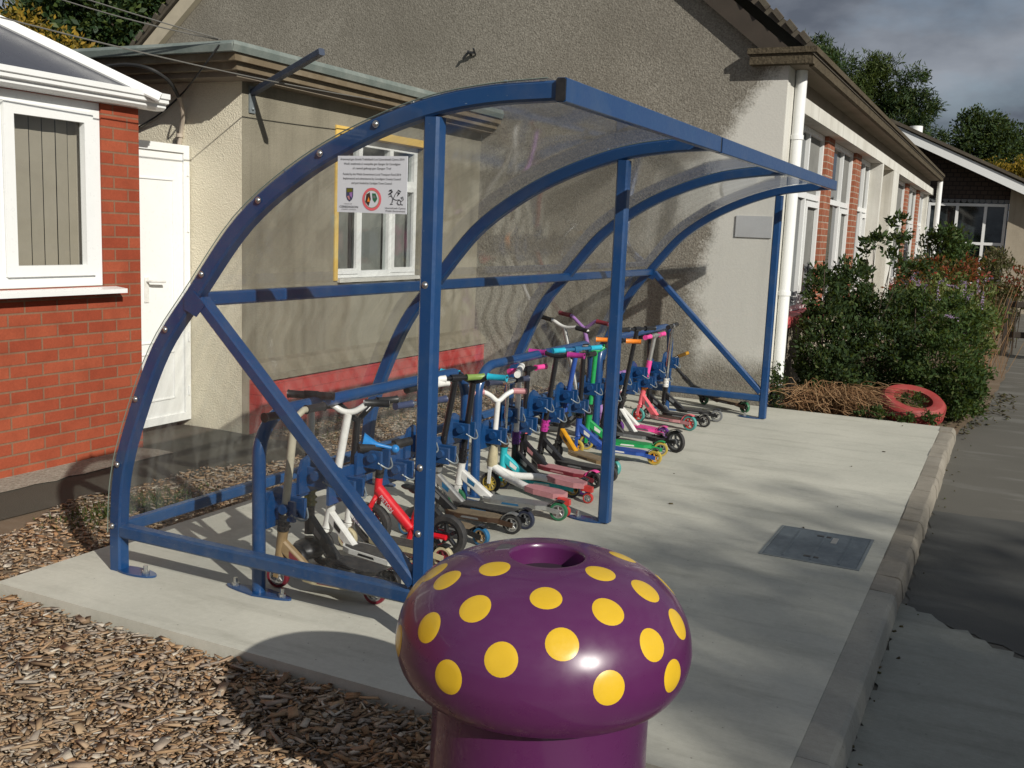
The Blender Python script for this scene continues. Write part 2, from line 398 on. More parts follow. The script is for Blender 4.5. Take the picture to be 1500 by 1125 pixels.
# ------------------------------------------------------------------ mesh builder
class MB:
    def __init__(s):
        s.v = []; s.f = []
    def add(s, vs, fs):
        o = len(s.v)
        s.v += [tuple(p) for p in vs]
        s.f += [tuple(i + o for i in f) for f in fs]
        return s
    def box(s, lo, hi):
        (a, b, c), (d, e, f) = lo, hi
        return s.add([(a, b, c), (d, b, c), (d, e, c), (a, e, c), (a, b, f), (d, b, f), (d, e, f), (a, e, f)],
                     [(0, 3, 2, 1), (4, 5, 6, 7), (0, 1, 5, 4), (1, 2, 6, 5), (2, 3, 7, 6), (3, 0, 4, 7)])
    def sweep(s, pts, sec, up=(0, 0, 1), closed=False, scale=None):
        pts = [V(p) for p in pts]
        n = len(pts); k = len(sec); vs = []
        for i, p in enumerate(pts):
            if closed:
                t = pts[(i + 1) % n] - pts[i - 1]
            else:
                t = pts[min(i + 1, n - 1)] - pts[max(i - 1, 0)]
            t.normalize()
            u = V(up)
            if abs(u.dot(t)) > .985:
                u = V((1, 0, 0)) if abs(t.x) < .9 else V((0, 1, 0))
            a = t.cross(u).normalized(); b = a.cross(t).normalized()
            sc = scale[i] if scale else 1
            for (x, y) in sec:
                vs.append(p + a * (x * sc) + b * (y * sc))
        fs = []
        for i in range(n if closed else n - 1):
            j = (i + 1) % n
            for q in range(k):
                r = (q + 1) % k
                fs.append((i * k + q, i * k + r, j * k + r, j * k + q))
        if not closed:
            fs.append(tuple(range(k - 1, -1, -1)))
            fs.append(tuple((n - 1) * k + q for q in range(k)))
        return s.add(vs, fs)
    def bar(s, a, b, w, h, up=(0, 0, 1), ch=.15):
        x, y = w / 2, h / 2; c = min(x, y) * ch * 2
        sec = [(x - c, -y), (x, -y + c), (x, y - c), (x - c, y), (-x + c, y), (-x, y - c), (-x, -y + c), (-x + c, -y)]
        return s.sweep([a, b], sec, up)
    def tube(s, pts, r, n=10, closed=False, scale=None, up=(0, 0, 1)):
        sec = [(r * math.cos(2 * PI * i / n), r * math.sin(2 * PI * i / n)) for i in range(n)]
        return s.sweep(pts, sec, up, closed, scale)
    def lathe(s, prof, org, axis=(0, 0, 1), n=24, closed=False, ang=None):
        ax = V(axis).normalized()
        u = V((0, 0, 1)) if abs(ax.z) < .9 else V((1, 0, 0))
        a = ax.cross(u).normalized(); b = ax.cross(a).normalized()
        O = V(org); k = len(prof); vs = []
        for i in range(n):
            th = 2 * PI * i / n
            d = a * math.cos(th) + b * math.sin(th)
            for (r, z) in prof:
                vs.append(O + d * r + ax * z)
        fs = []
        m = k if closed else k - 1
        for i in range(n):
            j = (i + 1) % n
            for q in range(m):
                r = (q + 1) % k
                fs.append((i * k + q, j * k + q, j * k + r, i * k + r))
        return s.add(vs, fs)
    def cyl(s, a, b, r, n=14):
        return s.tube([a, b], r, n)
    def prism(s, poly, d):
        """closed 3-D polygon extruded by vector d"""
        P = [V(p) for p in poly]; D = V(d); n = len(P)
        vs = P + [p + D for p in P]
        fs = [tuple(range(n - 1, -1, -1)), tuple(range(n, 2 * n))]
        for i in range(n):
            j = (i + 1) % n
            fs.append((i, j, n + j, n + i))
        return s.add(vs, fs)
    def ball(s, c, r, sq=(1, 1, 1), n=10):
        prof = [(max(1e-4, r * math.sin(PI * i / n)), -r * math.cos(PI * i / n)) for i in range(n + 1)]
        t = MB().lathe(prof, (0, 0, 0), n=n * 2)
        return s.add([(c[0] + x * sq[0], c[1] + y * sq[1], c[2] + z * sq[2]) for x, y, z in t.v], t.f)
    def build(s, name, mat, parent=None, smooth=True, loc=None):
        """parent: an object; verts are given in world space"""
        org = V((0, 0, 0))
        if parent is not None:
            org = ROOT[parent]
        elif loc is not None:
            org = V(loc)
        me = bpy.data.meshes.new(name)
        me.from_pydata([(p[0] - org.x, p[1] - org.y, p[2] - org.z) for p in s.v], [], s.f)
        return link(name, me, mat, parent, org, smooth)

ROOT = {}
def link(name, me, mat, parent, org, smooth=True):
    if mat is not None:
        me.materials.append(M[mat] if isinstance(mat, str) else mat)
    import bmesh
    if len(me.polygons) < 6000:
        bm = bmesh.new(); bm.from_mesh(me)
        bmesh.ops.recalc_face_normals(bm, faces=bm.faces)
        bm.to_mesh(me); bm.free()
    if smooth:
        for p in me.polygons:
            p.use_smooth = True
        try:
            me.set_sharp_from_angle(angle=R(38))
        except Exception:
            pass
    o = bpy.data.objects.new(name, me)
    COL.objects.link(o)
    if parent is not None:
        o.parent = parent
        ROOT[o] = org
    else:
        o.location = org
        ROOT[o] = org
    return o

def tag(o, label=None, cat=None, group=None, kind=None):
    if label: o['label'] = label
    if cat: o['category'] = cat
    if group: o['group'] = group
    if kind: o['kind'] = kind
    return o

def thing(name, loc, label, cat, group=None):
    o = bpy.data.objects.new(name, None)
    o.empty_display_size = .1
    COL.objects.link(o)
    o.location = loc
    ROOT[o] = V(loc)
    return tag(o, label, cat, group)

def npmesh(name, verts, faces, mat, parent=None, loc=(0, 0, 0), smooth=False):
    """verts (n,3) world, faces (m,4)"""
    org = ROOT[parent] if parent is not None else V(loc)
    verts = np.asarray(verts, dtype=np.float64) - np.array(org)
    faces = np.asarray(faces, dtype=np.int32)
    me = bpy.data.meshes.new(name)
    me.vertices.add(len(verts)); me.vertices.foreach_set('co', verts.ravel())
    k = faces.shape[1]
    me.loops.add(faces.size); me.loops.foreach_set('vertex_index', faces.ravel())
    me.polygons.add(len(faces))
    me.polygons.foreach_set('loop_start', np.arange(0, faces.size, k, dtype=np.int32))
    me.update(calc_edges=True)
    me.validate()
    me.materials.append(M[mat])
    o = bpy.data.objects.new(name, me)
    COL.objects.link(o)
    if parent is not None:
        o.parent = parent; ROOT[o] = org
    else:
        o.location = org; ROOT[o] = V(org)
    return o

def catmull(P, n=6):
    P = [V(p) for p in P]
    Q = [P[0] * 2 - P[1]] + P + [P[-1] * 2 - P[-2]]
    out = []
    for i in range(1, len(Q) - 2):
        for k in range(n):
            t = k / n
            a, b, c, d = Q[i-1], Q[i], Q[i+1], Q[i+2]
            out.append(.5 * ((2*b) + (c-a)*t + (2*a-5*b+4*c-d)*t*t + (3*b-a-3*c+d)*t**3))
    out.append(P[-1])
    return out

# ------------------------------------------------------------------ foliage
def leaf_cards(P, D, L, W, fold=.25, droop=0):
    """one folded four-point leaf per point; D = unit directions"""
    n = len(P)
    rnd = RNG.normal(size=(n, 3))
    side = np.cross(D, rnd); side /= np.linalg.norm(side, axis=1)[:, None] + 1e-9
    nor = np.cross(side, D)
    L = L[:, None]; W = W[:, None]
    a = P
    b = P + D * L * .5 + side * W * .5 + nor * W * fold
    c = P + D * L + nor * L * -.08
    d = P + D * L * .5 - side * W * .5 + nor * W * fold
    v = np.stack([a, b, c, d], 1).reshape(-1, 3)
    f = np.arange(4 * n).reshape(n, 4)
    return v, f

def clumps(center, radii, ncl, per, csize, shell=.75, power=1.0, squash=.75):
    """leaf points gathered in clumps spread through an ellipsoid"""
    d = RNG.normal(size=(ncl, 3)); d /= np.linalg.norm(d, axis=1)[:, None]
    r = (shell + (1 - shell) * RNG.random(ncl)) * RNG.random(ncl) ** (.18 * power)
    cc = d * r[:, None] * np.array(radii)
    sz = csize * (.6 + .8 * RNG.random(ncl))
    q = RNG.normal(size=(ncl, per, 3)); q /= np.linalg.norm(q, axis=2)[:, :, None]
    q *= (RNG.random((ncl, per)) ** .5)[:, :, None] * 1.75
    p = cc[:, None, :] + q * sz[:, None, None] * np.array((1, 1, squash))
    out = np.repeat(d, per, axis=0)
    return p.reshape(-1, 3) + np.array(center), out

def crown(name, mat, parent, blobs, leaf, up=.3, aspect=.5, clip=0.02, keep=None):
    Ps, Ds = [], []
    for b in blobs:
        p, o = clumps(*b)
        d = o * .7 + RNG.normal(size=p.shape) * .8 + np.array((0, 0, up))
        d /= np.linalg.norm(d, axis=1)[:, None]
        m = p[:, 2] > clip
        if keep is not None:
            m &= keep(p)
        Ps.append(p[m]); Ds.append(d[m])
    P = np.concatenate(Ps); D = np.concatenate(Ds)
    L = leaf * (.6 + .8 * RNG.random(len(P)))
    v, f = leaf_cards(P, D, L, L * aspect)
    return npmesh(name, v, f, mat, parent)

def trunk_mesh(base, top, r0, r1, limbs):
    m = MB()
    b, t = V(base), V(top)
    pts = [b + (t - b) * (i / 6) + V((random.uniform(-1, 1), random.uniform(-1, 1), 0)) * r0 * .35 * (i > 0) for i in range(7)]
    m.tube(pts, 1, 9, scale=[r0 + (r1 - r0) * i / 6 for i in range(7)])
    for (fr, tip, r) in limbs:
        s = b + (t - b) * fr
        e = V(tip)
        mid = (s + e) / 2 + V((random.uniform(-.2, .2), random.uniform(-.2, .2), .15)) * (e - s).length * .4
        m.tube([s, mid, e], 1, 6, scale=[r, r * .7, r * .25])
    return m

def tree(name, base, height, r, label, group, mat, blobs, leaf, up=.3, tr=.25, aspect=.5, cat='tree'):
    o = thing(name, base, label, cat, group)
    bx, by, bz = base
    limbs = []
    for b in blobs[:9]:
        c = b[0]
        limbs.append((random.uniform(.35, .8), (c[0], c[1], c[2]), tr * .4))
    trunk_mesh(base, (bx, by, bz + height * .8), tr, tr * .25, limbs).build('trunk', 'bark', o)
    crown('crown', mat, o, blobs, leaf, up, aspect)
    return o

# ================================================================== SETTING
def structure(o):
    o['kind'] = 'structure'
    return o
def sheet(name, poly, z, mat):
    m = MB(); m.add([(x, y, z) for x, y in poly], [tuple(range(len(poly)))])
    return structure(m.build(name, mat, None, False))
def ragged(pts, step=.12, amp=.03, closed=True):
    out = []
    n = len(pts)
    for i in range(n if closed else n - 1):
        a, b = V(pts[i]), V(pts[(i + 1) % n])
        k = max(1, int((b - a).length / step))
        for j in range(k):
            p = a + (b - a) * (j / k)
            out.append((p.x + random.uniform(-amp, amp), p.y + random.uniform(-amp, amp)))
    return out

sheet('ground', [(-160, -160), (160, -160), (160, 160), (-160, 160)], -.17, 'field')
sheet('road', [(1.40, -14), (9, -14), (9, 24), (1.40, 24)], -.10, 'road')
sheet('road_patch', ragged([(1.50, -.15), (2.0, -.50), (2.9, -.95), (4.6, -1.5), (4.6, 1.9), (1.50, 1.72)], .06, .02), -.096, 'patch')
sheet('cement_skim', ragged([(1.475, -5.5), (3.4, -5.5), (3.2, -1.3), (2.5, -.86), (2.0, -.55), (1.60, -.22), (1.475, -.12)], .05, .03), -.092, 'cement')
m = MB()
m.box((-1.78, -2.22, -.14), (1.362, 4.33, 0))
pv = m.build('pavement', 'slab', None, False); structure(pv)
bv = None
sheet('planting_bed', ragged([(-.3, 4.335), (1.36, 4.335), (1.46, 4.345), (1.52, 5), (1.66, 6), (1.80, 9), (1.84, 24), (-.3, 24)], .18, .02), -.078, 'soil')
sheet('soil_bed', [(-7, -9), (1.36, -9), (1.36, -2.225), (-1.785, -2.225), (-1.785, 4.33), (-3.1, 4.33), (-3.1, -9)], -.058, 'soil')
sheet('path', ragged([(-3.9, -9), (-2.62, -9), (-2.66, -1.6), (-2.62, -.6), (-2.4, 0), (-2.3, .45), (-2.55, .78), (-3.2, .81), (-3.9, .81)], .2, .02), -.052, 'path')
sheet('gravel_margin', ragged([(-3.36, -6), (-3.08, -6), (-3.08, .05), (-3.36, .05)], .1, .02), -.047, 'gravel')

# kerb: old stones of uneven length, then a smooth cast length near the camera
def kerb_run(y, yend, lens, jit, mat):
    m = MB()
    while y > yend:
        L = random.uniform(*lens)
        x1 = 1.366 + .108 + random.uniform(-.3, .5) * jit
        z = random.uniform(-.3, .6) * jit - .001
        c = .012
        sec = [(1.3625, -.16), (x1 + .02, -.16), (x1 + .006, z - c * 3), (x1 - c * .3, z - c), (x1 - c * 1.5, z - c * .2), (1.37, z), (1.3625, z - .001)]
        pts0 = [(x + random.uniform(-.1, .3) * jit, y - .0015, zz + random.uniform(-.3, .15) * jit) for x, zz in sec]
        m.prism(pts0, (random.uniform(-.2, .2) * jit, -(L - .003), random.uniform(-.2, .2) * jit))
        y -= L
    k = structure(m.build('kerb', mat, None, False))
    k.data.set_sharp_from_angle(angle=R(20))
    return y
ye = kerb_run(4.33, -.1, (.20, .36), .011, 'kerb')
kerb_run(ye, -6, (1.6, 1.7), .001, 'kerbcast')
# grit and leaf litter that gathers along the kerb foot
def chips(name, n, xr, yr, zr, lr, mat, wr=(.18, .5), tilt=.35, dens=None, th=(.003, .007)):
    x = RNG.uniform(*xr, n); y = RNG.uniform(*yr, n)
    if dens is not None:
        k = dens(x, y); x, y = x[k], y[k]; n = len(x)
    z = RNG.uniform(*zr, n)
    L = np.exp(RNG.uniform(np.log(lr[0]), np.log(lr[1]), n)); W = np.minimum(L * RNG.uniform(*wr, n) ** 1.15, .032); T = RNG.uniform(*th, n)
    yaw = RNG.uniform(0, 2 * PI, n)
    pit = RNG.normal(0, tilt * .6, n); rol = RNG.normal(0, tilt, n)
    cy, sy, cp, sp, cr, sr = np.cos(yaw), np.sin(yaw), np.cos(pit), np.sin(pit), np.cos(rol), np.sin(rol)
    a = np.stack([cy * cp, sy * cp, sp], 1)
    b0 = np.stack([-sy, cy, np.zeros(n)], 1); c0 = np.cross(a, b0)
    b = b0 * cr[:, None] + c0 * sr[:, None]; c = np.cross(a, b)
    P = np.stack([x, y, z], 1)
    vs = []
    taper = RNG.uniform(.45, 1.0, n)
    bend = RNG.normal(0, .12, n) * L
    for sx, ty, ub in ((-1, 1, 0), (1, taper, 0)):
        for sy_, sz in ((-1, -1), (1, -1), (1, 1), (-1, 1)):
            jit = 1 + RNG.uniform(-.25, .25, n)
            vs.append(P + a * (sx * L * .5 * jit)[:, None] + b * (sy_ * W * .5 * ty + (bend if sx > 0 else 0))[:, None] + c * (sz * T * .5)[:, None])
    v = np.stack(vs, 1).reshape(-1, 3)
    q = np.array([(0, 3, 2, 1), (4, 5, 6, 7), (0, 1, 5, 4), (1, 2, 6, 5), (2, 3, 7, 6), (3, 0, 4, 7)])
    f = (np.arange(n) * 8)[:, None, None] + q[None]
    o = npmesh(name, v, f.reshape(-1, 4), mat)
    return o
def ok_front(x, y):
    return (y < -2.235 - .015 * RNG.random(len(x))) & (x > -2.4 - .0 * y)
o = chips('bark_chips', 60000, (-2.5, 1.34), (-4.3, -2.23), (-.058, -.024), (.008, .048), 'chips', (.20, .62), .14, dens=ok_front, th=(.0015, .0045))
tag(o, 'loose wood chip mulch in front of the concrete slab', 'wood chips', None, 'stuff')
o = chips('bark_chips', 2000, (-2.5, 1.34), (-4.3, -2.23), (-.036, -.018), (.03, .075), 'chips', (.12, .55), .13, dens=ok_front)
tag(o, 'larger splinters of wood lying on top of the front chip mulch', 'wood chips', None, 'stuff')
def ok_back(x, y):
    e = -2.52 + .12 * np.sin(y * 2.1) + .05 * np.sin(y * 7)
    e = np.where(y > -.2, e + .12 * np.clip(y + .2, 0, 1.0) * np.clip(1.2 - y, 0, 1), e)
    e = np.where(y > .9, -3.03, e)
    return x > e
o = chips('bark_chips', 34000, (-3.05, -1.79), (-4.4, 4.3), (-.062, -.034), (.007, .044), 'chips', (.2, .62), .16, dens=ok_back)
tag(o, 'strip of wood chip mulch between the shelter and the path', 'wood chips', None, 'stuff')
o = chips('leaf_litter', 150, (1.475, 1.66), (-2.5, 4.2), (-.092, -.088), (.006, .022), 'brownleaf', (.4, .8), .3, dens=lambda x, y: x < 1.485 + .15 * RNG.random(len(x)) ** 3)
tag(o, 'brown leaf litter gathered at the foot of the kerb', 'leaf litter', None, 'stuff')
o = chips('leaf_litter', 18, (-1.2, 1.3), (-2.1, 4.2), (.002, .005), (.008, .03), 'brownleaf', (.3, .6), .2)
tag(o, 'scattered dead leaves lying on the pale concrete slab', 'leaf litter', None, 'stuff')
o = chips('leaf_litter', 900, (1.2, 1.95), (4.35, 7.5), (-.094, -.066), (.012, .05), 'brownleaf', (.4, .8), .4, dens=lambda x, y: x < 1.25 + .2 * (y - 4.3) + .35 * RNG.random(len(x)))
tag(o, 'fallen brown leaves under the shrub bed beside the road', 'leaf litter', None, 'stuff')
# grass tufts along the path edge
P = np.stack([RNG.normal(-2.28, .10, 1300), RNG.normal(-1.0, .20, 1300), np.full(1300, -.06)], 1)
P2 = np.stack([RNG.normal(-2.75, .2, 1500), RNG.uniform(1.0, 4.1, 1500), np.full(1500, -.06)], 1)
P3 = np.stack([RNG.normal(-2.2, .05, 250), RNG.normal(-2.2, .1, 250), np.full(250, -.06)], 1)
P = np.concatenate([P, P2, P3])
D = RNG.normal(size=P.shape) * .5 + np.array((0, 0, 1.0)); D /= np.linalg.norm(D, axis=1)[:, None]
L = RNG.uniform(.025, .065, len(P))
v, f = leaf_cards(P, D, L, np.full(len(P), .006), .1)
o = npmesh('grass', v, f, 'grass')
tag(o, 'low grass tufts growing through the wood chips by the path', 'grass', None, 'stuff')

# ================================================================== BUILDINGS
def wall_with_hole(x0, x1, ya, yb, za, zb, holes):
    """wall slab between x0..x1, along Y, with rectangular holes (y0,y1,z0,z1) sorted by y"""
    m = MB(); y = ya
    for (h0, h1, z0, z1) in holes:
        if h0 > y: m.box((x0, y, za), (x1, h0, zb))
        m.box((x0, h0, za), (x1, h1, z0)); m.box((x0, h0, z1), (x1, h1, zb))
        y = h1
    if y < yb: m.box((x0, y, za), (x1, yb, zb))
    return m

def frame_yz(x, y0, y1, z0, z1, t=.05, d=.06, mull=(), trans=()):
    """window frame facing +X: posts full height, rails butted between"""
    m = MB()
    m.box((x - d, y0, z0), (x, y0 + t, z1)); m.box((x - d, y1 - t, z0), (x, y1, z1))
    ys = [y0 + t] + [v for q in mull for v in (q - t * .5, q + t * .5)] + [y1 - t]
    for q in mull:
        m.box((x - d, q - t * .5, z0), (x, q + t * .5, z1))
    for i in range(0, len(ys), 2):
        m.box((x - d, ys[i], z0), (x, ys[i + 1], z0 + t)); m.box((x - d, ys[i], z1 - t), (x, ys[i + 1], z1))
        for q in trans:
            m.box((x - d, ys[i], q - t * .5), (x, ys[i + 1], q + t * .5))
    return m
def sash_yz(x, y0, y1, z0, z1, t=.045, d=.03):
    m = MB()
    m.box((x - d, y0, z0), (x, y0 + t, z1)); m.box((x - d, y1 - t, z0), (x, y1, z1))
    m.box((x - d, y0 + t, z0), (x, y1 - t, z0 + t)); m.box((x - d, y0 + t, z1 - t), (x, y1 - t, z1))
    return m

# ---- red brick building on the left
bb = thing('brick_building', (-3.8, -2.5, 0), 'red brick building with white window and gutter at the left', 'building')
wall_with_hole(-3.60, -3.35, -6.2, .07, -.12, 2.165, [(-2.6, -.228, 1.045, 2.164)]).build('wall', 'brick', bb, False)
m = MB(); m.box((-9, -.18, -.12), (-3.602, .07, 2.165)); m.build('wall', 'brick', bb, False)
win = frame_yz(-3.365, -2.6, -.230, 1.047, 2.163, .062, .07, mull=(-1.75, -.945)).build('window', 'upvc', bb, False)
sash_yz(-3.345, -.911, -.295, 1.112, 2.098, .065, .045).build('sash', 'upvc', win, False)
m = MB(); m.add([(-3.385, -2.55, 1.1), (-3.385, -.28, 1.1), (-3.385, -.28, 2.08), (-3.385, -2.55, 2.08)], [(0, 1, 2, 3)])
m.build('pane', 'pane', win, False)
m = MB()
for i in range(26):
    yb = -2.5 + i * .092
    if yb > -.33: break
    a = R(4 + random.uniform(-9, 9))
    m.add([(-3.46 - .045 * math.sin(a), yb, 1.06), (-3.46 + .045 * math.sin(a), yb + .085 * math.cos(a), 1.06),
           (-3.46 + .045 * math.sin(a), yb + .085 * math.cos(a), 2.1), (-3.46 - .045 * math.sin(a), yb, 2.1)], [(0, 1, 2, 3)])
m.build('blind', 'blind', win, False)
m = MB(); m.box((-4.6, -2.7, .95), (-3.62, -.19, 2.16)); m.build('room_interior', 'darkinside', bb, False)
m = MB(); m.prism([(-3.40, -2.7, 1.015), (-3.245, -2.7, 1.003), (-3.245, -2.7, 1.03), (-3.40, -2.7, 1.044)], (0, 2.56, 0)); m.build('sill', 'upvc', bb, False)
gp = [(-3.35, 2.167), (-3.285, 2.167), (-3.262, 2.185), (-3.262, 2.205), (-3.235, 2.213), (-3.235, 2.235), (-3.222, 2.240), (-3.222, 2.272), (-3.35, 2.272)]
m = MB(); m.prism([(x, -6.2, z) for x, z in gp], (0, 6.42, 0)); m.build('gutter', 'upvc', bb, False)
P0 = V((-3.26, .03, 2.275)); hd_ = V((-1, -1, .5913))
P1 = P0 + hd_ * 2.6
m = MB(); m.add([(-3.26, -6.2, 2.262), (-3.26, .03, 2.262), tuple(P1 - V((0, 0, .012))), (P1.x, -6.2, P1.z - .012)], [(0, 1, 2, 3)])
m.add([(-3.26, .03, 2.258), (-9, .03, 2.258), (-9, P1.y, P1.z - .016), (P1.x, P1.y, P1.z - .016)], [(0, 1, 2, 3)])
m.build('roof', 'slateglass', bb, False)
m = MB(); m.bar(P0 - hd_ * .07, P1, .11, .06); m.build('hip_bar', 'upvc', bb, False)

# ---- white door closing the gap between the two buildings
dr = thing('passage_door', (-3.64, .5, 0), 'white plastic door with lever handle closing the gap beside the brick wall', 'door')
frame_yz(-3.63, .10, .812, 0, 2.0, .055, .07).build('door_frame', 'upvc', dr, False)
m = MB(); m.box((-3.69, .157, .012), (-3.645, .755, 1.943))
leaf = m.build('door_leaf', 'upvc', dr, False)
m = MB()
for z0, z1 in ((.18, .52), (.60, 1.75)):
    for a, b in (((.25, z0), (.66, z0)), ((.66, z0), (.66, z1)), ((.66, z1), (.25, z1)), ((.25, z1), (.25, z0))):
        m.bar((-3.643, a[0], a[1]), (-3.643, b[0], b[1]), .012, .012)
m.build('moulding', 'upvc', leaf, False)
m = MB(); m.bar((-3.642, .40, 1.065), (-3.642, .40, .89), .04, .012, (1, 0, 0)); m.tube([(-3.64, .40, 1.04), (-3.59, .40, 1.04), (-3.585, .42, 1.04), (-3.585, .52, 1.035)], .010, 8)
m.build('handle', 'white', leaf)
for z in (.22, .62, 1.42, 1.82):
    m = MB(); m.cyl((-3.626, .79, z - .035), (-3.626, .79, z + .035), .009, 8); m.build('hinge', 'upvc', dr)

# ---- flat-roofed rendered extension
ex = thing('rendered_extension', (-4.2, 2.5, 0), 'flat roofed rendered annexe with red plinth and small yellow framed window', 'building')
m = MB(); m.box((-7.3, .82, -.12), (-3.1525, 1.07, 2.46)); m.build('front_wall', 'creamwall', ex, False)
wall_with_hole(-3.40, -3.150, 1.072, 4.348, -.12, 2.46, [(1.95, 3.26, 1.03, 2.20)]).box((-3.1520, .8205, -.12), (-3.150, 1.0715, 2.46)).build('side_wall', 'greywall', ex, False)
m = MB()
m.prism([(-3.152, .93, .475), (-3.095, .93, .455), (-3.01, .93, .385), (-3.005, .93, .335), (-3.152, .93, .335)], (0, 3.418, 0)); m.build('ledge', 'ledge', ex, False)
m = MB(); m.box((-3.152, .90, -.12), (-3.03, 4.348, .333)); m.build('plinth', 'redplinth', ex, False)
m = MB(); m.box((-7.4, .62, 2.44), (-3.02, 4.34, 2.475)); m.build('soffit', 'soffit', ex, False)
m = MB(); m.box((-7.4, .56, 2.476), (-2.97, 4.34, 2.525)); m.box((-7.4, .50, 2.526), (-2.93, 4.34, 2.575)); m.build('fascia', 'woodfascia', ex, False)
m = MB()
m.prism([(-7.4, .452, 2.576), (-7.4, .445, 2.62), (-7.4, .47, 2.645), (-7.4, 4.34, 2.66), (-7.4, 4.34, 2.576)], (4.49, 0, 0))
m.add([(-2.91, .452, 2.576), (-2.895, .448, 2.618), (-2.91, .47, 2.645), (-2.91, 4.34, 2.66), (-2.895, 4.34, 2.618), (-2.91, 4.34, 2.576)], [(0, 1, 4, 5), (1, 2, 3, 4)])
m.build('roof_edge', 'leadroof', ex, False)
yr = MB()
yr.box((-3.149, 1.905, 1.03), (-3.138, 1.952, 2.262)); yr.box((-3.149, 1.952, 2.20), (-3.138, 3.30, 2.262)); yr.box((-3.25, 1.951, 1.03), (-3.148, 1.957, 2.20)); yr.box((-3.25, 1.957, 2.194), (-3.148, 3.259, 2.199))
yr.build('window_surround', 'yellowpaint', ex, False)
wn = frame_yz(-3.215, 1.958, 3.258, 1.045, 2.192, .055, .06, mull=(2.36, 2.83), trans=(1.86,)).build('window', 'upvc', ex, False)
for a, b in ((1.975, 2.345), (2.845, 3.24)):
    sash_yz(-3.205, a, b, 1.075, 1.84, .045, .025).build('sash', 'upvc', wn, False)
m = MB(); m.add([(-3.245, 1.97, 1.06), (-3.245, 3.25, 1.06), (-3.245, 3.25, 2.18), (-3.245, 1.97, 2.18)], [(0, 1, 2, 3)]); m.build('pane', 'pane', wn, False)
m = MB()
for i in range(15):
    yb = 1.98 + i * .086; a = R(38 + random.uniform(-14, 14))
    m.add([(-3.33 - .04 * math.sin(a), yb, 1.06), (-3.33 + .04 * math.sin(a), yb + .078 * math.cos(a), 1.06), (-3.33 + .04 * math.sin(a), yb + .078 * math.cos(a), 2.18), (-3.33 - .04 * math.sin(a), yb, 2.18)], [(0, 1, 2, 3)])
m.build('curtain', 'curtain', wn, False)
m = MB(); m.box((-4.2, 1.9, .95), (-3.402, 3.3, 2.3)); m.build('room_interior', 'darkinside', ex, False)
m = MB(); m.box((-3.26, 1.958, 1.015), (-3.12, 3.30, 1.043)); m.build('sill', 'whitewall', ex, False)
br = thing('wall_bracket', (-3.14, .92, 2.33), 'grey steel arm bracket jutting from the annexe corner under the eave', 'bracket')
m = MB(); m.box((-3.149, .885, 2.235), (-3.138, .945, 2.42)); m.ball((-3.135, .915, 2.265), .012); m.build('plate', 'lead', br)
m = MB(); m.bar((-3.14, .915, 2.375), (-2.33, .63, 2.575), .045, .045); m.build('arm', 'bluegrey', br, False)

# ---- conduit and cables
WIRE_PTS = [(-3.005, .435, 2.61), (-3.134, .44, 2.49), (-3.329, .55, 2.424), (-3.673, .79, 2.364), (-3.894, .80, 2.23), (-4.138, .805, 2.126)]
CABLE_PTS = [(-3.618, .70, 2.328), (-3.587, .58, 2.415), (-3.63, .46, 2.478), (-3.785, .44, 2.51), (-3.98, .44, 2.512), (-4.4, .44, 2.48)]
cp = catmull([(-3.719, .80, 2.00), (-3.692, .80, 2.113), (-3.639, .76, 2.227), (-3.618, .70, 2.328)], 7)
m = MB(); m.tube(cp, .016, 8); m.tube([(-3.71, .80, 2.06), (-3.71, .80, 2.085)], .026, 10)
o = m.build('conduit', 'conduit', None, loc=(-3.7, .8, 2.0)); tag(o, 'pale bent conduit pipe rising above the white passage door', 'conduit')
m = MB(); m.tube(catmull(CABLE_PTS, 6), .013, 8)
o = m.build('cable', 'cable', None, loc=(-3.9, .7, 2.4)); tag(o, 'thick black cable curving out of the pale conduit under the eave', 'cable')
m = MB(); m.tube(catmull(WIRE_PTS, 6), .006, 6)
o = m.build('cable', 'cable', None, loc=(-3.2, .44, 2.6)); tag(o, 'thin black wire drooping diagonally across the cream wall corner', 'cable')
def span(a, b, sag, r, mat, label):
    a, b = V(a), V(b)
    pts = [a + (b - a) * (i / 16) - V((0, 0, sag * 4 * (i / 16) * (1 - i / 16))) for i in range(17)]
    o = MB().tube(pts, r, 6).build('overhead_cable', mat, None, loc=tuple(a)); tag(o, label, 'cable', 'overhead cables')
span((-4.95, -.15, 3.22), (-2.99, .44, 2.645), .02, .0045, 'greycable', 'upper overhead cable ending at the corner of the flat roof edge')
span((-4.50, .02, 3.02), (-3.02, .44, 2.645), .03, .0045, 'greycable', 'middle overhead cable of the three, meeting the flat roof corner')
span((-2.81, -1.32, 2.43), (-2.80, 2.02, 2.455), .03, .004, 'greycable', 'lowest overhead cable passing in front of the brown annexe fascia')

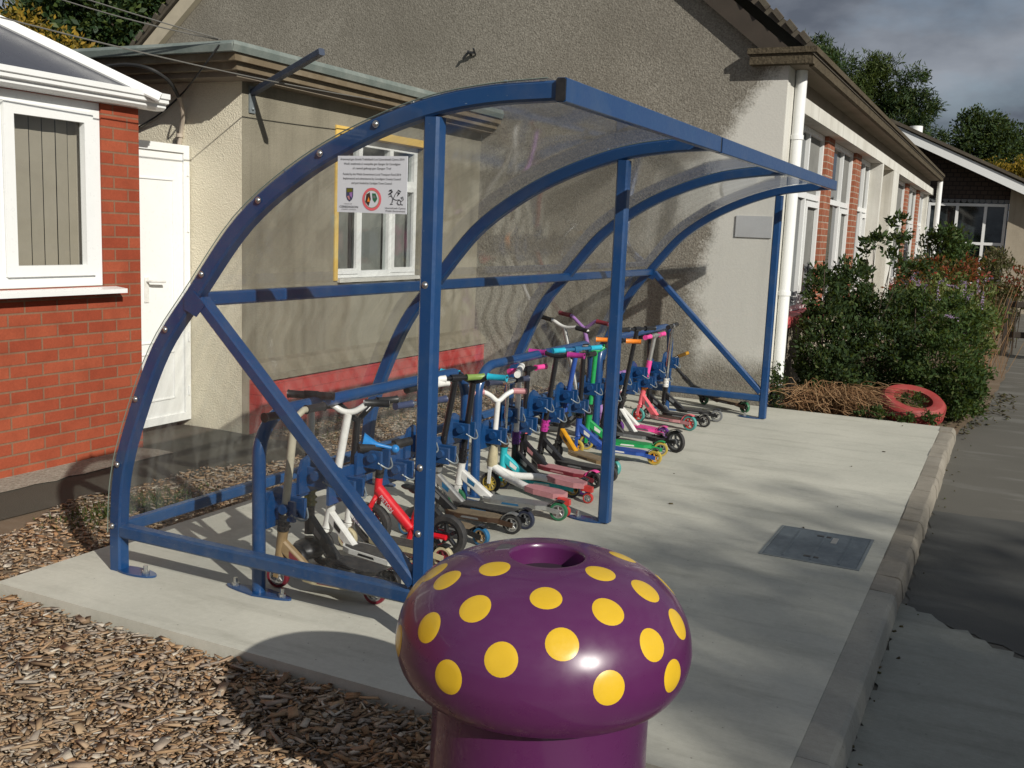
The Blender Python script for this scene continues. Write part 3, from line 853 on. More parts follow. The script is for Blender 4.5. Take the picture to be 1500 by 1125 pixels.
# ---- main school block: gable wall towards us, long window wall to the right
sb = thing('school_building', (-3.8, 12, 0), 'long pebbledashed school block with gable end and tall white windows', 'building')
GX0, GX1, AX, AZ = -7.9, -.15, -4.05, 6.24
EZ = 3.12
m = MB(); m.prism([(GX0, 4.35, -.12), (GX1, 4.35, -.12), (GX1, 4.35, EZ), (AX, 4.35, AZ), (GX0, 4.35, AZ - .8 * (AX - GX0))], (0, .3, 0)); m.build('gable_wall', 'gable', sb, False)
m = MB(); m.box((-.45, 4.652, -.12), (-.20, 11.2, .66)); m.box((-.45, 13.5, -.12), (-.2, 21, .66)); m.box((-.50, 11.352, -.12), (-.42, 12.7, 2.68)); m.build('side_wall', 'tanwall', sb, False)
MB().box((-.152, 4.353, -.12), (-.146, 4.651, 3.0)).build('corner_strip', 'whitewall', sb, False)
MB().box((-.45, 4.652, .78), (-.20, 5.25, 2.68)).build('pier', 'whitewall', sb, False)
MB().box((-.45, 20.6, .762), (-.2, 21, 2.68)).build('pier', 'whitewall', sb, False)
m = MB(); m.box((-.45, 4.652, 2.68), (-.12, 21, 2.82)); m.build('lintel', 'whitewall', sb, False)
m = MB(); m.box((-.45, 4.652, 2.822), (-.20, 21, 3.0)); m.build('upper_wall', 'soffit', sb, False)  # wall in the darker soffit tone; the eave shade is put into the colour
m = MB(); m.box((-.45, 4.652, .662), (-.13, 11.2, .76)); m.box((-.45, 13.5, .662), (-.13, 21, .76)); m.build('sill', 'redsill', sb, False)
for a, b in ((7.22, 7.68), (9.45, 9.95), (16.3, 16.8), (18.7, 19.2)):
    m = MB(); m.box((-.45, a, .762), (-.25, b, 2.678)); m.build('brick_pier', 'brickdull', sb, False)
m = MB(); m.box((-.45, 11.202, -.12), (-.12, 11.35, 2.678)); m.build('pier', 'whitewall', sb, False)
m = MB(); m.box((-.45, 12.702, -.12), (-.12, 13.498, 2.678)); m.build('pier', 'whitewall', sb, False)
for (a, b) in ((5.252, 7.218), (7.682, 9.448), (9.952, 11.198), (13.502, 16.298), (16.802, 18.698), (19.202, 20.598)):
    k = a + (b - a) * .56
    w_ = frame_yz(-.29, a, b, .764, 2.676, .06, .07, mull=(k,), trans=(1.98,)).build('window', 'upvc', sb, False)
    m = MB(); s1 = sash_yz(-.278, k + .045, b - .075, .84, 1.93, .06, .04); m.add(s1.v, s1.f); m.build('sash', 'upvc', w_, False)
    m = MB(); m.add([(-.33, a, .77), (-.33, b, .77), (-.33, b, 2.67), (-.33, a, 2.67)], [(0, 1, 2, 3)]); m.build('pane', 'darkglass', w_, False)
    m = MB(); m.box((-.327, k + .1, 1.25), (-.322, b - .1, 2.62)); m.build('blind', 'curtain', w_, False)
m = MB(); m.box((-.5, 4.36, 3.002), (.02, 20.9, 3.02)); m.build('soffit', 'soffit', sb, False)
m = MB()
m.box((-.47, 4.245, 3.0), (.07, 4.345, 3.085)); m.box((.022, 4.347, 2.985), (.07, 20.9, 3.085)); m.build('fascia', 'fascia', sb, False)
m = MB(); m.box((-.49, 4.225, 3.087), (.10, 20.9, 3.135)); m.build('eave_capping', 'fascia', sb, False)
# roof slopes with a ragged tiled verge
rs = .8
for sgn, xe in ((1, .08), (-1, GX0 - .2)):
    zE = AZ + .10 - rs * abs(AX - xe)
    m = MB(); m.prism([(xe, 4.235, zE + .03), (AX, 4.235, AZ + .13), (AX, 4.235, AZ + .21), (xe, 4.235, zE + .11)], (0, 16.7, 0))
    n = 34
    for i in range(n):
        t0 = i / n
        x = xe + (AX - xe) * (t0 + .012); z = zE + .11 + (AZ + .10 - zE) * t0
        x2 = xe + (AX - xe) * (t0 + 1 / n); z2 = zE + .11 + (AZ + .10 - zE) * (t0 + 1 / n)
        m.bar((x, 4.225 + random.uniform(-.015, .01), z + .022), (x2, 4.225, z2 + .006), .05, .022, (0, 1, 0))
    m.build('roof', 'rooftile', sb, False)
m = MB(); m.prism([(-.15, 4.27, 3.14), (AX, 4.27, AZ + .10), (AX, 4.27, AZ - .12), (-.40, 4.27, 3.14)], (0, .075, 0)); m.build('verge_board', 'darkwood', sb, False)
m = MB(); m.prism([(GX0 - .1, 4.26, AZ + .1 - .8 * (AX - GX0 + .1)), (AX, 4.26, AZ + .10), (AX, 4.26, AZ - .10), (GX0 - .1, 4.26, AZ - .10 - .8 * (AX - GX0 + .1))], (0, .085, 0)); m.build('barge_board', 'barge', sb, False)
m = MB()
m.tube(catmull([(-.095, 4.66, 3.0), (-.095, 4.66, 2.4), (-.095, 4.66, 1.2), (-.095, 4.66, .14)], 4), .052, 14)
for z in (2.42, 1.02):
    m.tube([(-.095, 4.66, z - .02), (-.095, 4.66, z + .02)], .060, 14); m.box((-.20, 4.645, z - .012), (-.14, 4.675, z + .012))
m.build('drainpipe', 'upvc', sb)
m = MB(); m.tube([(-.095, 4.66, .15), (-.095, 4.66, .06), (-.09, 4.62, -.02), (-.08, 4.55, -.06)], .066, 14); m.tube([(-.095, 4.66, .12), (-.095, 4.66, .17)], .075, 14); m.build('drain_shoe', 'ironpipe', sb)
m = MB(); m.tube([(.02, 20.8, 2.98), (.02, 20.8, 0)], .06, 10); m.build('drainpipe', 'upvc', sb)
m = MB(); m.tube(catmull([(-3.36, 4.30, 3.16), (-3.30, 4.29, 3.21), (-3.24, 4.30, 3.215)], 4), .012, 6); m.tube([(-3.29, 4.345, 3.20), (-3.29, 4.27, 3.225)], .012, 6); m.tube([(-3.24, 4.34, 3.20), (-3.23, 4.27, 3.25)], .010, 6)
m.build('wall_anchor', 'ironpipe', sb)
m = MB(); m.box((-.51, 4.338, 1.515), (-.185, 4.349, 1.705)); o = m.build('wall_board', 'greyboard', None, False, (-.35, 4.34, 1.6)); tag(o, 'small pale grey blank board on the pebbledashed gable near its right corner', 'board')

# ---- dark gabled house in the distance
bg = thing('bungalow', (0, 26, 0), 'distant dark tile hung house end with white barge board and windows', 'house')
m = MB(); m.prism([(-4.9, 24.2, 2.72), (1.48, 24.2, 2.72), (1.48, 24.2, 3.05), (-1.5, 24.2, 4.42), (-4.9, 24.2, 2.9)], (0, .3, 0)); m.build('tile_hanging', 'bungtile', bg, False)
m = MB()
for i in range(22):
    x = -1.7 + i * .145
    m.add([(x, 24.16, 2.74), (x + .135, 24.16, 2.74), (x + .12, 24.16, 2.67), (x + .067, 24.16, 2.645), (x + .015, 24.16, 2.67)], [(0, 1, 2, 3, 4)])
    m.add([(x, 24.2, 2.74), (x + .135, 24.2, 2.74), (x + .12, 24.2, 2.67), (x + .067, 24.2, 2.645), (x + .015, 24.2, 2.67)], [(4, 3, 2, 1, 0)])
m.build('scalloped_tile_edge', 'wheelgrey', bg, False)
m = MB(); m.box((-4.9, 24.25, -.17), (-.4, 24.6, 2.72)); m.box((1.47, 24.0, -.17), (3.4, 24.6, 3.05)); m.box((-.4, 24.25, -.17), (1.47, 24.6, .55)); m.build('wall', 'tanwall', bg, False)
w_ = MB()
for x in (-.42, .26, .93, 1.40):
    w_.box((x - .035, 24.16, .552), (x + .035, 24.24, 2.64))
for z in (.585, 1.62, 2.60):
    for xa, xb in ((-.385, .225), (.295, .895), (.965, 1.365)):
        w_.box((xa, 24.16, z - .035), (xb, 24.24, z + .035))
wb = w_.build('window', 'upvc', bg, False)
m = MB(); m.box((-.4, 24.26, .56), (1.46, 24.3, 2.71)); m.build('pane', 'darkglass', wb, False)
m = MB()
m.prism([(-1.55, 23.6, 4.62), (2.6, 23.6, 2.72), (2.6, 23.6, 2.48), (-1.55, 23.6, 4.38)], (0, .08, 0)); m.prism([(-1.552, 23.6, 4.62), (-5.6, 23.6, 2.77), (-5.6, 23.6, 2.53), (-1.552, 23.6, 4.38)], (0, .08, 0)); m.build('barge_board', 'upvc', bg, False)
m = MB(); m.prism([(-1.5, 23.55, 4.72), (2.7, 23.55, 2.80), (2.7, 23.55, 2.73), (-1.5, 23.55, 4.63)], (0, 8, 0)); m.prism([(-1.502, 23.55, 4.72), (-5.7, 23.55, 2.80), (-5.7, 23.55, 2.73), (-1.502, 23.55, 4.63)], (0, 8, 0)); m.build('roof', 'rooftile', bg, False)
m = MB(); m.cyl((-1.0, 24.9, 4.3), (-1.0, 24.9, 4.66), .17, 14); m.build('roof_vent', 'upvc', bg)

# ================================================================== SHELTER
XB = -.822
HY = (-1.84, 0.0, 1.84, 3.68)
sh = thing('cycle_shelter', (-.5, .9, 0), 'blue steel quarter round cycle shelter with clear curved sheets', 'shelter')
prof = [(-1.50, .0), (-1.497, .2), (-1.473, .42), (-1.39, .665), (-1.245, .967), (-1.06, 1.20), (-.82, 1.482), (-.557, 1.672), (-.295, 1.80), (-.027, 1.888), (.21, 1.926), (.438, 1.942)]
def hoop_pts(y):
    k = (y + 1.84) / 5.52
    return catmull([(x, y, z) for x, z in prof[:-1]] + [(.452 - .042 * k, y, 1.936 + .012 * k)], 5)
HP = hoop_pts(0)
def at_hoop(s, off=0):
    i = min(int(s * (len(HP) - 1)), len(HP) - 2)
    k = s * (len(HP) - 1) - i
    p = HP[i].lerp(HP[i + 1], k); t = (HP[i + 1] - HP[i]).normalized()
    n = V((-t.z, 0, t.x))
    return p + n * off
def secbox(w, h, c=.008):
    x, y = w / 2, h / 2
    return [(x - c, -y), (x, -y + c), (x, y - c), (x - c, y), (-x + c, y), (-x, y - c), (-x, -y + c), (-x + c, -y)]
bolt_me = None
def bolts(parent, pts, d, r=.011):
    global bolt_me
    for p in pts:
        m = MB().lathe([(.0005, r * .75), (r * .5, r * .65), (r * .9, r * .25), (r, 0), (r * 1.35, 0), (r * 1.35, -r * .3), (.0005, -r * .3)], p, d, 12)
        m.build('bolt', 'zinc', parent)
for i, y in enumerate(HY):
    h = MB().sweep(hoop_pts(y), secbox(.062, .058), (0, 1, 0)).build('hoop', 'blue', sh)
    if i == 0:
        bolts(h, [V((p.x, y - .036, p.z)) for p in (at_hoop(s, .006) for s in (.09, .20, .30, .395, .48, .58, .675, .755))], (0, -1, 0), .0095)
    bolts(h, [V((p.x, y, p.z)) for p in (at_hoop(s, .039) for s in (.62, .80, .93))], (0, 0, 1), .009)
    if i in (0, 1, 3):
        pb = MB().bar((0, y, .008), (0, y, 1.86), .060, .060, (0, 1, 0)).build('post', 'blue', sh, False)
        if i == 0:
            bolts(pb, [V((-.004, y - .031, z)) for z in (.42, .66, 1.30)], (0, -1, 0), .0095)
    # foot plates
    def foot(x, dx, sx=1):
        m = MB()
        pl = []
        for a in range(20):
            t = 2 * PI * a / 20
            pl.append((x + dx * .09 + math.cos(t) * .115 * (1 if math.cos(t) * dx > 0 else .9), y + math.sin(t) * .042, .001))
        m.prism(pl, (0, 0, .008))
        f_ = m.build('base_plate', 'blue', sh, False)
        MB().lathe([(.0005, .034), (.009, .034), (.009, .012), (.016, .012), (.016, .0), (.0005, 0)], (x + dx * .15, y, .009), (0, 0, 1), 8).build('anchor_nut', 'zinc', f_, False)
    foot(-1.50, 1)
    if i in (0, 1, 3): foot(0, -1 if i else 1)
MB().bar((-1.06, -1.80, 1.18), (-1.06, 3.65, 1.18), .05, .055).build('mid_rail', 'blue', sh, False)
MB().bar((-1.495, -1.81, .185), (-1.495, 3.65, .185), .045, .05).build('back_rail', 'blue_worn', sh, False)
for y in (-1.84, 3.68):
    MB().bar((-1.47, y, .175), (-.031, y, .175), .055, .055).build('bottom_rail', 'blue_worn', sh, False)
    MB().bar((-1.03, y, 1.175), (-.03, y, .225), .05, .055, (0, 1, 0)).build('diagonal_brace', 'blue', sh, False)
    s_ = -1
    m = MB(); m.prism([(-1.09, y - .034, 1.185), (-1.045, y - .034, 1.215), (-.985, y - .034, 1.165), (-1.03, y - .034, 1.115), (-1.09, y - .034, 1.14)], (0, .004, 0)); m.build('gusset', 'blue', sh, False)
bmp = lambda y: (.472 - .0085 * (y + 1.87), y, 1.936 + .0022 * (y + 1.87))
m = MB(); m.bar(bmp(-1.872), bmp(.03), .034, .074, (0, 0, 1), .08); m.bar(bmp(.062), bmp(3.70), .034, .074, (0, 0, 1), .08)
beam = m.build('front_beam', 'blue', sh, False)
MB().bar(bmp(.031), bmp(.061), .028, .068).build('joint_strip', 'black', beam, False)
MB().bar(bmp(-1.879), bmp(-1.8725), .032, .070).build('end_cap', 'black', beam, False)
# curved clear sheets over the hoops
SH = [at_hoop(s, .034) for s in np.linspace(.075, .995, 46)]
for a, b in ((-1.872, -.012), (.0, 1.828), (1.84, 3.722)):
    m = MB(); vs, fs = [], []
    for p in SH:
        vs += [(p.x, a, p.z), (p.x, b, p.z)]
    for i in range(len(SH) - 1):
        fs.append((2*i, 2*i+1, 2*i+3, 2*i+2))
    m.add(vs, fs)
    st = m.build('roof_sheet', 'roofsheet', sh)
    for yy in (a, b):
        MB().tube([(p.x, yy, p.z) for p in SH], .0022, 4, up=(0, 1, 0)).build('sheet_edge', 'sheetedge', st)
for y in (-1.880, 3.72):
    EP = [at_hoop(s, .022) for s in np.linspace(.09, .80, 36)]
    pl = [(p.x, p.z) for p in EP if p.x < -.03] + [(-.028, 1.885), (-.028, .155), (-1.50, .155)]
    m = MB(); m.add([(x, y, z) for x, z in pl], [tuple(range(len(pl)))])
    e_ = m.build('end_panel', 'endsheet', sh, False)

# printed notice fixed to the end panel
sg = thing('notice_sign', (-.218, -1.885, 1.535), 'white bilingual notice plate with three crests fixed inside the end panel', 'sign')
Y0 = -1.886
MB().box((-.362, Y0, 1.536), (-.076, Y0 + .003, 1.729)).build('panel', 'plate', sg, False)
def text(s, x, z, size, y=Y0 - .0012, mat='ink', parent=None, name='lettering', width=None, align='CENTER', rot=None):
    cu = bpy.data.curves.new(name, 'FONT'); cu.body = s; cu.size = size; cu.align_x = align; cu.resolution_u = 2
    ob = bpy.data.objects.new('tmp', cu); COL.objects.link(ob)
    bpy.context.view_layer.update()
    me = bpy.data.meshes.new_from_object(ob.evaluated_get(bpy.context.evaluated_depsgraph_get()))
    w = max((v.co.x for v in me.vertices), default=0) - min((v.co.x for v in me.vertices), default=0)
    bpy.data.objects.remove(ob); bpy.data.curves.remove(cu)
    k = (width / w) if width and w > 0 else 1
    Mx = rot or Matrix(((k, 0, 0, x), (0, 0, -1, y), (0, 1, 0, z), (0, 0, 0, 1)))
    if rot is not None:
        Mx = rot @ Matrix.Diagonal((k, 1, 1, 1))
    me.transform(Matrix.Translation(-ROOT[parent]) @ Mx)
    me.name = name
    me.materials.append(M[mat])
    o = bpy.data.objects.new(name, me); COL.objects.link(o); o.parent = parent; ROOT[o] = ROOT[parent]
    return o
for s, z, w in (('Ariannwyd gan Gronfa Trafnidiaeth Leol Llywodraeth Cymru 2014', 1.7145, .262), ("Wedi'i weithredu a'i weinyddu gan Gyngor Sir Ceredigion", 1.699, .232), ("a'i rannol gefnogi gan Gyngor Tref", 1.684, .158),
                ('Funded by the Welsh Government Local Transport Fund 2014', 1.664, .238), ('Implemented and administered by Ceredigion County Council', 1.649, .236), ('and part funded by Cardigan Town Council', 1.634, .166)):
    text(s, -.219, z, .0105, parent=sg, width=w)
text('CEREDIGION', -.312, 1.5515, .0105, parent=sg, width=.078); text('COUNTY COUNCIL', -.312, 1.544, .0055, parent=sg, width=.062); text('CYNGOR SIR', -.316, 1.5635, .0045, parent=sg, width=.034)
text('Llywodraeth Cymru', -.120, 1.5525, .008, parent=sg, width=.082); text('Welsh Government', -.120, 1.5425, .008, parent=sg, width=.080)
def flat(pts, y, name, mat):
    m = MB(); m.add([(x, y, z) for x, z in pts], [tuple(range(len(pts)))]); return m.build(name, mat, sg, False)
shx, shz = -.309, 1.597
sh_pts = [(-.0145, .023), (.0145, .023), (.0145, -.006), (.010, -.017), (0, -.024), (-.010, -.017), (-.0145, -.006)]
flat([(shx + a, shz + b) for a, b in sh_pts], Y0 - .001, 'crest', 'slate')
flat([(shx - .012, shz + .021), (shx + .012, shz + .021), (shx + .012, shz + .010), (shx - .012, shz + .007)], Y0 - .0016, 'crest', 'olive')
flat([(shx - .002, shz + .006), (shx + .012, shz + .009), (shx + .010, shz - .012), (shx + .001, shz - .004)], Y0 - .0016, 'crest', 'lilac')
flat([(shx - .011, shz - .006), (shx - .002, shz - .004), (shx + .003, shz - .018), (shx - .004, shz - .017)], Y0 - .0016, 'crest', 'palepink')
ex_, ez_ = -.2165, 1.583
ring = lambda r, n=36, sx=1: [(ex_ + r * sx * math.cos(2 * PI * i / n), ez_ + r * math.sin(2 * PI * i / n)) for i in range(n)]
flat(ring(.039), Y0 - .0010, 'emblem', 'coral'); flat(ring(.030), Y0 - .0014, 'emblem', 'palegreen'); flat(ring(.0285), Y0 - .0018, 'emblem', 'plate')
flat([(ex_ - .026, ez_ - .010), (ex_ - .022, ez_ + .016), (ex_ - .008, ez_ + .024), (ex_ - .003, ez_), (ex_ - .012, ez_ - .024)], Y0 - .0022, 'emblem', 'brown')
flat([(ex_ - .018, ez_ - .008), (ex_ - .012, ez_ + .008), (ex_ - .006, ez_ - .010)], Y0 - .0026, 'emblem', 'orange')
flat([(ex_ + .001, ez_ + .020), (ex_ + .016, ez_ + .020), (ex_ + .024, ez_ + .002), (ex_ + .014, ez_ - .012), (ex_ + .004, ez_ - .002)], Y0 - .0022, 'emblem', 'dkgreen')
flat([(ex_ + .006, ez_ + .012), (ex_ + .014, ez_ + .013), (ex_ + .017, ez_ + .004), (ex_ + .008, ez_ + .003)], Y0 - .0026, 'emblem', 'wheelgrey')
m = MB()
def stroke(pts, r=.0011):
    m.tube([(x - .117, Y0 - .0008, z + 1.592) for x, z in pts], r, 4, up=(0, 1, 0))
stroke([(-.028, .021), (-.020, .024), (-.016, .018), (-.024, .013), (-.030, .009)], .0024)      # head
stroke([(-.022, .012), (-.018, .002), (-.012, -.006), (0, -.010), (.012, -.008), (.020, -.014)])   # back
stroke([(-.012, -.006), (-.004, .010), (.008, .024), (.012, .020), (.004, .004)])                # wing
stroke([(.008, .024), (.018, .020), (.010, .010), (.004, .004)]); stroke([(.002, .016), (.014, .012)])
stroke([(-.018, .002), (-.026, .004), (-.030, 0)]); stroke([(-.014, -.006), (-.016, -.018), (-.024, -.024), (-.014, -.024)], .0014)
stroke([(.010, -.009), (.004, -.018), (.010, -.025), (.016, -.025)], .0014); stroke([(.018, -.012), (.020, -.024), (.027, -.025)], .0013)
stroke([(.020, -.014), (.029, -.008), (.027, .002), (.019, .0), (.024, -.006)])
m.build('dragon_emblem', 'ink', sg)

# ================================================================== SCOOTER RACKS
def rack(y0, y1, label):
    o = thing('scooter_rack', (XB, (y0 + y1) / 2, 0), label, 'rack', 'blue scooter racks inside the shelter')
    top, r = .735, .17
    pts = [(XB, y0, .004), (XB, y0, top - r)]
    for i in range(1, 9):
        a = PI / 2 * i / 8
        pts.append((XB, y0 + r - r * math.cos(a), top - r + r * math.sin(a)))
    pts.append((XB, y1 - r, top))
    for i in range(1, 9):
        a = PI / 2 * i / 8
        pts.append((XB, y1 - r + r * math.sin(a), top - r + r * math.cos(a)))
    pts.append((XB, y1, .004))
    fr = MB().tube(pts, .027, 14, up=(1, 0, 0)).build('frame', 'blue', o)
    for y in (y0, y1):
        pl = []
        for k in range(24):
            t = 2 * PI * k / 24
            pl.append((XB + math.cos(t) * .165, y + math.sin(t) * (.045 - .012 * abs(math.cos(t)) ** .5), .001))
        f_ = MB().prism(pl, (0, 0, .008)).build('base_plate', 'blue', o, False)
        for s in (-1, 1):
            MB().lathe([(.0005, .034), (.009, .034), (.009, .012), (.016, .012), (.016, 0), (.0005, 0)], (XB + s * .12, y, .009), (0, 0, 1), 8).build('anchor_nut', 'zinc', f_, False)
    MB().bar((XB - .012, y0 + .03, .375), (XB - .012, y1 - .03, .375), .03, .07).build('holder_rail', 'blue', o, False)
    n = 8
    for k in range(n):
        y = y0 + .12 + (y1 - y0 - .24) * k / (n - 1)
        z = .43 if k % 2 else .335
        # folded plate with a rounded top, carrying a U shaped clasp that grips the scooter stem
        m = MB()
        pl = [(y - .095, z - .07), (y - .095, z + .02), (y - .07, z + .075), (y - .02, z + .09), (y + .04, z + .06), (y + .07, z + .02), (y + .07, z - .07)]
        m.prism([(XB + .004, a, b) for a, b in pl], (.014, 0, 0))
        for s in (-1, 1):
            m.bar((XB + .018, y + s * .034, z), (XB + .112, y + s * .034, z), .018, .085, (0, 0, 1))
        m.bar((XB + .015, y, z - .03), (XB + .085, y, z - .03), .055, .010)
        h = m.build('stem_holder', 'blue', o, False)
        for s in (-1, 1):
            MB().tube([(XB + .07, y + s * .036, z + .012), (XB + .07, y + s * .064, z + .012)], .021, 12, up=(0, 0, 1)).build('lock_barrel', 'blue', h)
        MB().tube(catmull([(XB + .10, y - .045, z - .01), (XB + .135, y - .02, z - .035), (XB + .135, y + .02, z - .03), (XB + .11, y + .045, z)], 4), .0040, 6).build('shackle', 'lead', h)
    return o
rack(-1.75, -.055, 'nearest blue tubular scooter rack beside the mushroom bin end')
rack(.085, 1.775, 'middle blue tubular scooter rack behind the second shelter post')
rack(1.925, 3.60, 'farthest blue tubular scooter rack close to the gable wall')

# ================================================================== SCOOTERS
def wheel(parent, c, ax, r, w, tyre, core, spokes=5):
    ax = V(ax).normalized()
    c = V(c)
    rt = r * .72
    t = MB().lathe([(rt, -w / 2), (r * .93, -w / 2), (r * .985, -w * .3), (r, 0), (r * .985, w * .3), (r * .93, w / 2), (rt, w / 2)], c, ax, 28, closed=True).build('wheel', tyre, parent)
    m = MB()
    m.lathe([(rt * .995, -w * .42), (rt * .995, w * .42), (rt * .84, w * .42), (rt * .84, -w * .42)], c, ax, 24, closed=True)
    m.lathe([(.0005, -w * .55), (r * .24, -w * .55), (r * .24, w * .55), (.0005, w * .55)], c, ax, 12)
    u = ax.orthogonal().normalized(); v = ax.cross(u)
    for k in range(spokes):
        a = 2 * PI * k / spokes + .3
        d = u * math.cos(a) + v * math.sin(a)
        m.bar(c + d * r * .2, c + d * rt * .9, r * .15, w * .6, ax)
    m.build('rim', core, t, False)
    return t

def scooter(label, F, Rr, H, bar, L, deck='grip', edge='alu', stem='blackmetal', bars=None, grips='black', clamp='blackmetal', head='blackmetal', down=None,
            tyre='rubber', rim='alu', rtyre=None, rrim=None, wr=.05, rwr=None, style='T', rise=.05, three=False, fender='blackmetal', gl=.105, stemr=.0165, ends=None, lower=None, dw=.11, write=None, decal='wheelgrey'):
    F = V((F[0], F[1], 0)); E = V((Rr[0], Rr[1], 0)); H = V(H)
    rwr = rwr or wr; bars = bars or stem; down = down or head; rtyre = rtyre or tyre; rrim = rrim or rim
    u = (E - F).normalized(); nn = V((-u.y, u.x, 0)); Z = V((0, 0, 1))
    o = thing('kick_scooter', tuple((F + E) / 2), label, 'scooter', 'kick scooters parked in the racks')
    A = F + Z * wr; B = E + Z * rwr
    ax = (H - A); Ht = ax.length; ax.normalize()
    hd = lambda s: A + ax * s
    b = (V((math.cos(R(bar)), math.sin(R(bar)), 0)) if not hasattr(bar, '__len__') else V(bar)).normalized()
    # fork, head tube, down tube
    if three:
        m = MB(); m.bar(A - nn * .075, A + nn * .075, .03, .02); m.tube([A, hd(.08)], .022, 10)
        m.ball(hd(.03), .06, (1.2, 1.5, .75)); m.build('fork', head, o)
        for s in (-1, 1): wheel(o, A + nn * .085 * s, nn, wr, .03, tyre, rim)
    else:
        m = MB()
        for s in (-1, 1): m.bar(A + nn * .021 * s, hd(wr + .022) + nn * .021 * s, .022, .007, nn)
        m.bar(hd(wr + .014) - nn * .026, hd(wr + .014) + nn * .026, .024, .018, ax)
        m.tube([hd(wr + .012), hd(wr + .04)], .016, 10)
        m.build('fork', head, o)
        wheel(o, A, nn, wr, .026, tyre, rim)
    h0, h1 = wr + .03, wr + .15
    MB().tube([hd(h0), hd(h0 + .008), hd(h1 - .008), hd(h1)], .0215, 14, scale=[1.12, 1, 1, 1.12]).build('head_tube', head, o)
    dz = .072
    D0 = F + u * max(.13, min(.17, (E - F).length * .27)) + Z * dz
    dt = MB(); dt.sweep([hd(h0 + .068) - u * .004, D0 + u * .035 - Z * .004], secbox(.034, .050, .007), (0, 0, 1)); dto = dt.build('down_tube', down, o)
    # deck
    D1 = E - u * (rwr + .012) + Z * (dz - .004)
    Pd = D0 - u * .012
    w = dw / 2
    out = [(0, -.018), (.02, -w * .75), (.07, -w)]
    Ld = (D1 - Pd).length
    out += [(Ld - .05, -w), (Ld, -w * .62), (Ld, w * .62), (Ld - .05, w), (.07, w), (.02, w * .75), (0, .018)]
    sl = (D1 - Pd).normalized()
    MB().prism([Pd + sl * x + nn * y - Z * .012 for x, y in out], (0, 0, .022)).build('deck', edge, o, False)
    g = [(x * .97 + .012, y * .86) for x, y in out]
    MB().prism([Pd + sl * x + nn * y + Z * .0105 for x, y in g], (0, 0, .0018)).build('grip_tape', deck, o, False)
    m = MB()
    for s in (-1, 1): m.bar(D1 + nn * .024 * s - u * .03 - Z * .004, B + nn * .024 * s + u * .012, .006, .026)
    m.build('rear_fork', edge, o, False)
    wheel(o, B, nn, rwr, .026, rtyre, rrim)
    m = MB()
    arc = []
    for k in range(9):
        a = R(165 - k * 13)
        arc.append(B + u * (math.cos(a) * (rwr + .008)) + Z * (math.sin(a) * (rwr + .008)))
    m.sweep(arc, [(-.019, -.0015), (.019, -.0015), (.019, .0015), (-.019, .0015)], nn.cross(Z).normalized() if False else Z); m.build('rear_brake', fender, o)
    # clamp, stem, bars
    m = MB(); c0, c1 = h1 + .004, h1 + .075
    m.tube([hd(c0), hd(c0 + .02), hd(c0 + .022), hd(c0 + .026), hd(c0 + .028), hd(c0 + .048), hd(c0 + .05), hd(c0 + .054), hd(c0 + .056), hd(c1)], .0245, 14, scale=[1, 1, .9, .9, 1, 1, .9, .9, 1, 1])
    for k in (.012, .036, .064):
        m.tube([hd(c0 + k) + nn * .02 + u * .018, hd(c0 + k) - nn * .02 + u * .018], .006, 8, up=tuple(u))
    m.build('clamp', clamp, o)
    if lower:
        MB().tube([hd(c1 - .002), hd(c1 + (Ht - c1) * .45)], stemr * 1.35, 12).build('lower_stem', lower, o)
    top = H if style == 'T' else H - ax * .01
    MB().tube([hd(c1 - .03), top], stemr, 12).build('stem', stem, o)
    hl = L / 2
    e = [H - b * hl, H + b * hl]
    br_ = .0115
    m = MB()
    if style == 'T':
        m.tube([e[0], e[1]], br_, 10)
        m.tube([H - b * .03, H + b * .03], br_ * 1.7, 12)
        pa = [(e[0], e[0] + b * gl), (e[1] - b * gl, e[1])]
    elif style == 'Y':
        q = [H - b * hl + Z * rise, H + b * hl + Z * rise]
        m.tube(catmull([q[0], q[0] + b * gl, H - b * (hl - gl) * .75 + Z * rise * .75, H - ax * .03], 5), br_ * 1.15, 10)
        m.tube(catmull([q[1], q[1] - b * gl, H + b * (hl - gl) * .75 + Z * rise * .75, H - ax * .03], 5), br_ * 1.15, 10)
        pa = [(q[0], q[0] + b * gl), (q[1] - b * gl, q[1])]
    else:
        q = [H - b * hl + Z * rise, H + b * hl + Z * rise]
        m.tube(catmull([q[0], q[0] + b * gl, H - b * hl * .42 + Z * rise * .82, H - b * hl * .14, H + b * hl * .14, H + b * hl * .42 + Z * rise * .82, q[1] - b * gl, q[1]], 5), br_ * 1.2, 10)
        pa = [(q[0], q[0] + b * gl), (q[1] - b * gl, q[1])]
    m.build('handlebar', bars, o)
    gm = grips if isinstance(grips, (list, tuple)) else (grips, grips)
    for (p, q), g in zip(pa, gm):
        d = (q - p)
        MB().tube([p - d * .02, p + d * .04, p + d * .5, p + d * .96, q], .0172, 12, scale=[1.15, 1, .95, 1, 1.15]).build('grip', g, o)
    if decal:
        d = ((D0 + u * .03) - hd(h0 + .068)).normalized()
        for sg_ in (-1, 1):
            sd = nn * sg_
            p0 = hd(h0 + .068) + d * .05 + sd * .0172
            wv = d.cross(sd).normalized()
            MB().prism([p0 - wv * .010, p0 + d * .055 - wv * .013, p0 + d * .062 + wv * .006, p0 + d * .018 + wv * .012], sd * .0007).build('decal', decal, dto, False)
            p1 = Pd + sl * (Ld * .35) + sd * (w + .0002) - Z * .006
            MB().prism([p1, p1 + sl * .10, p1 + sl * .095 + Z * .010, p1 + sl * .008 + Z * .010], sd * .0006).build('decal', decal, o, False)
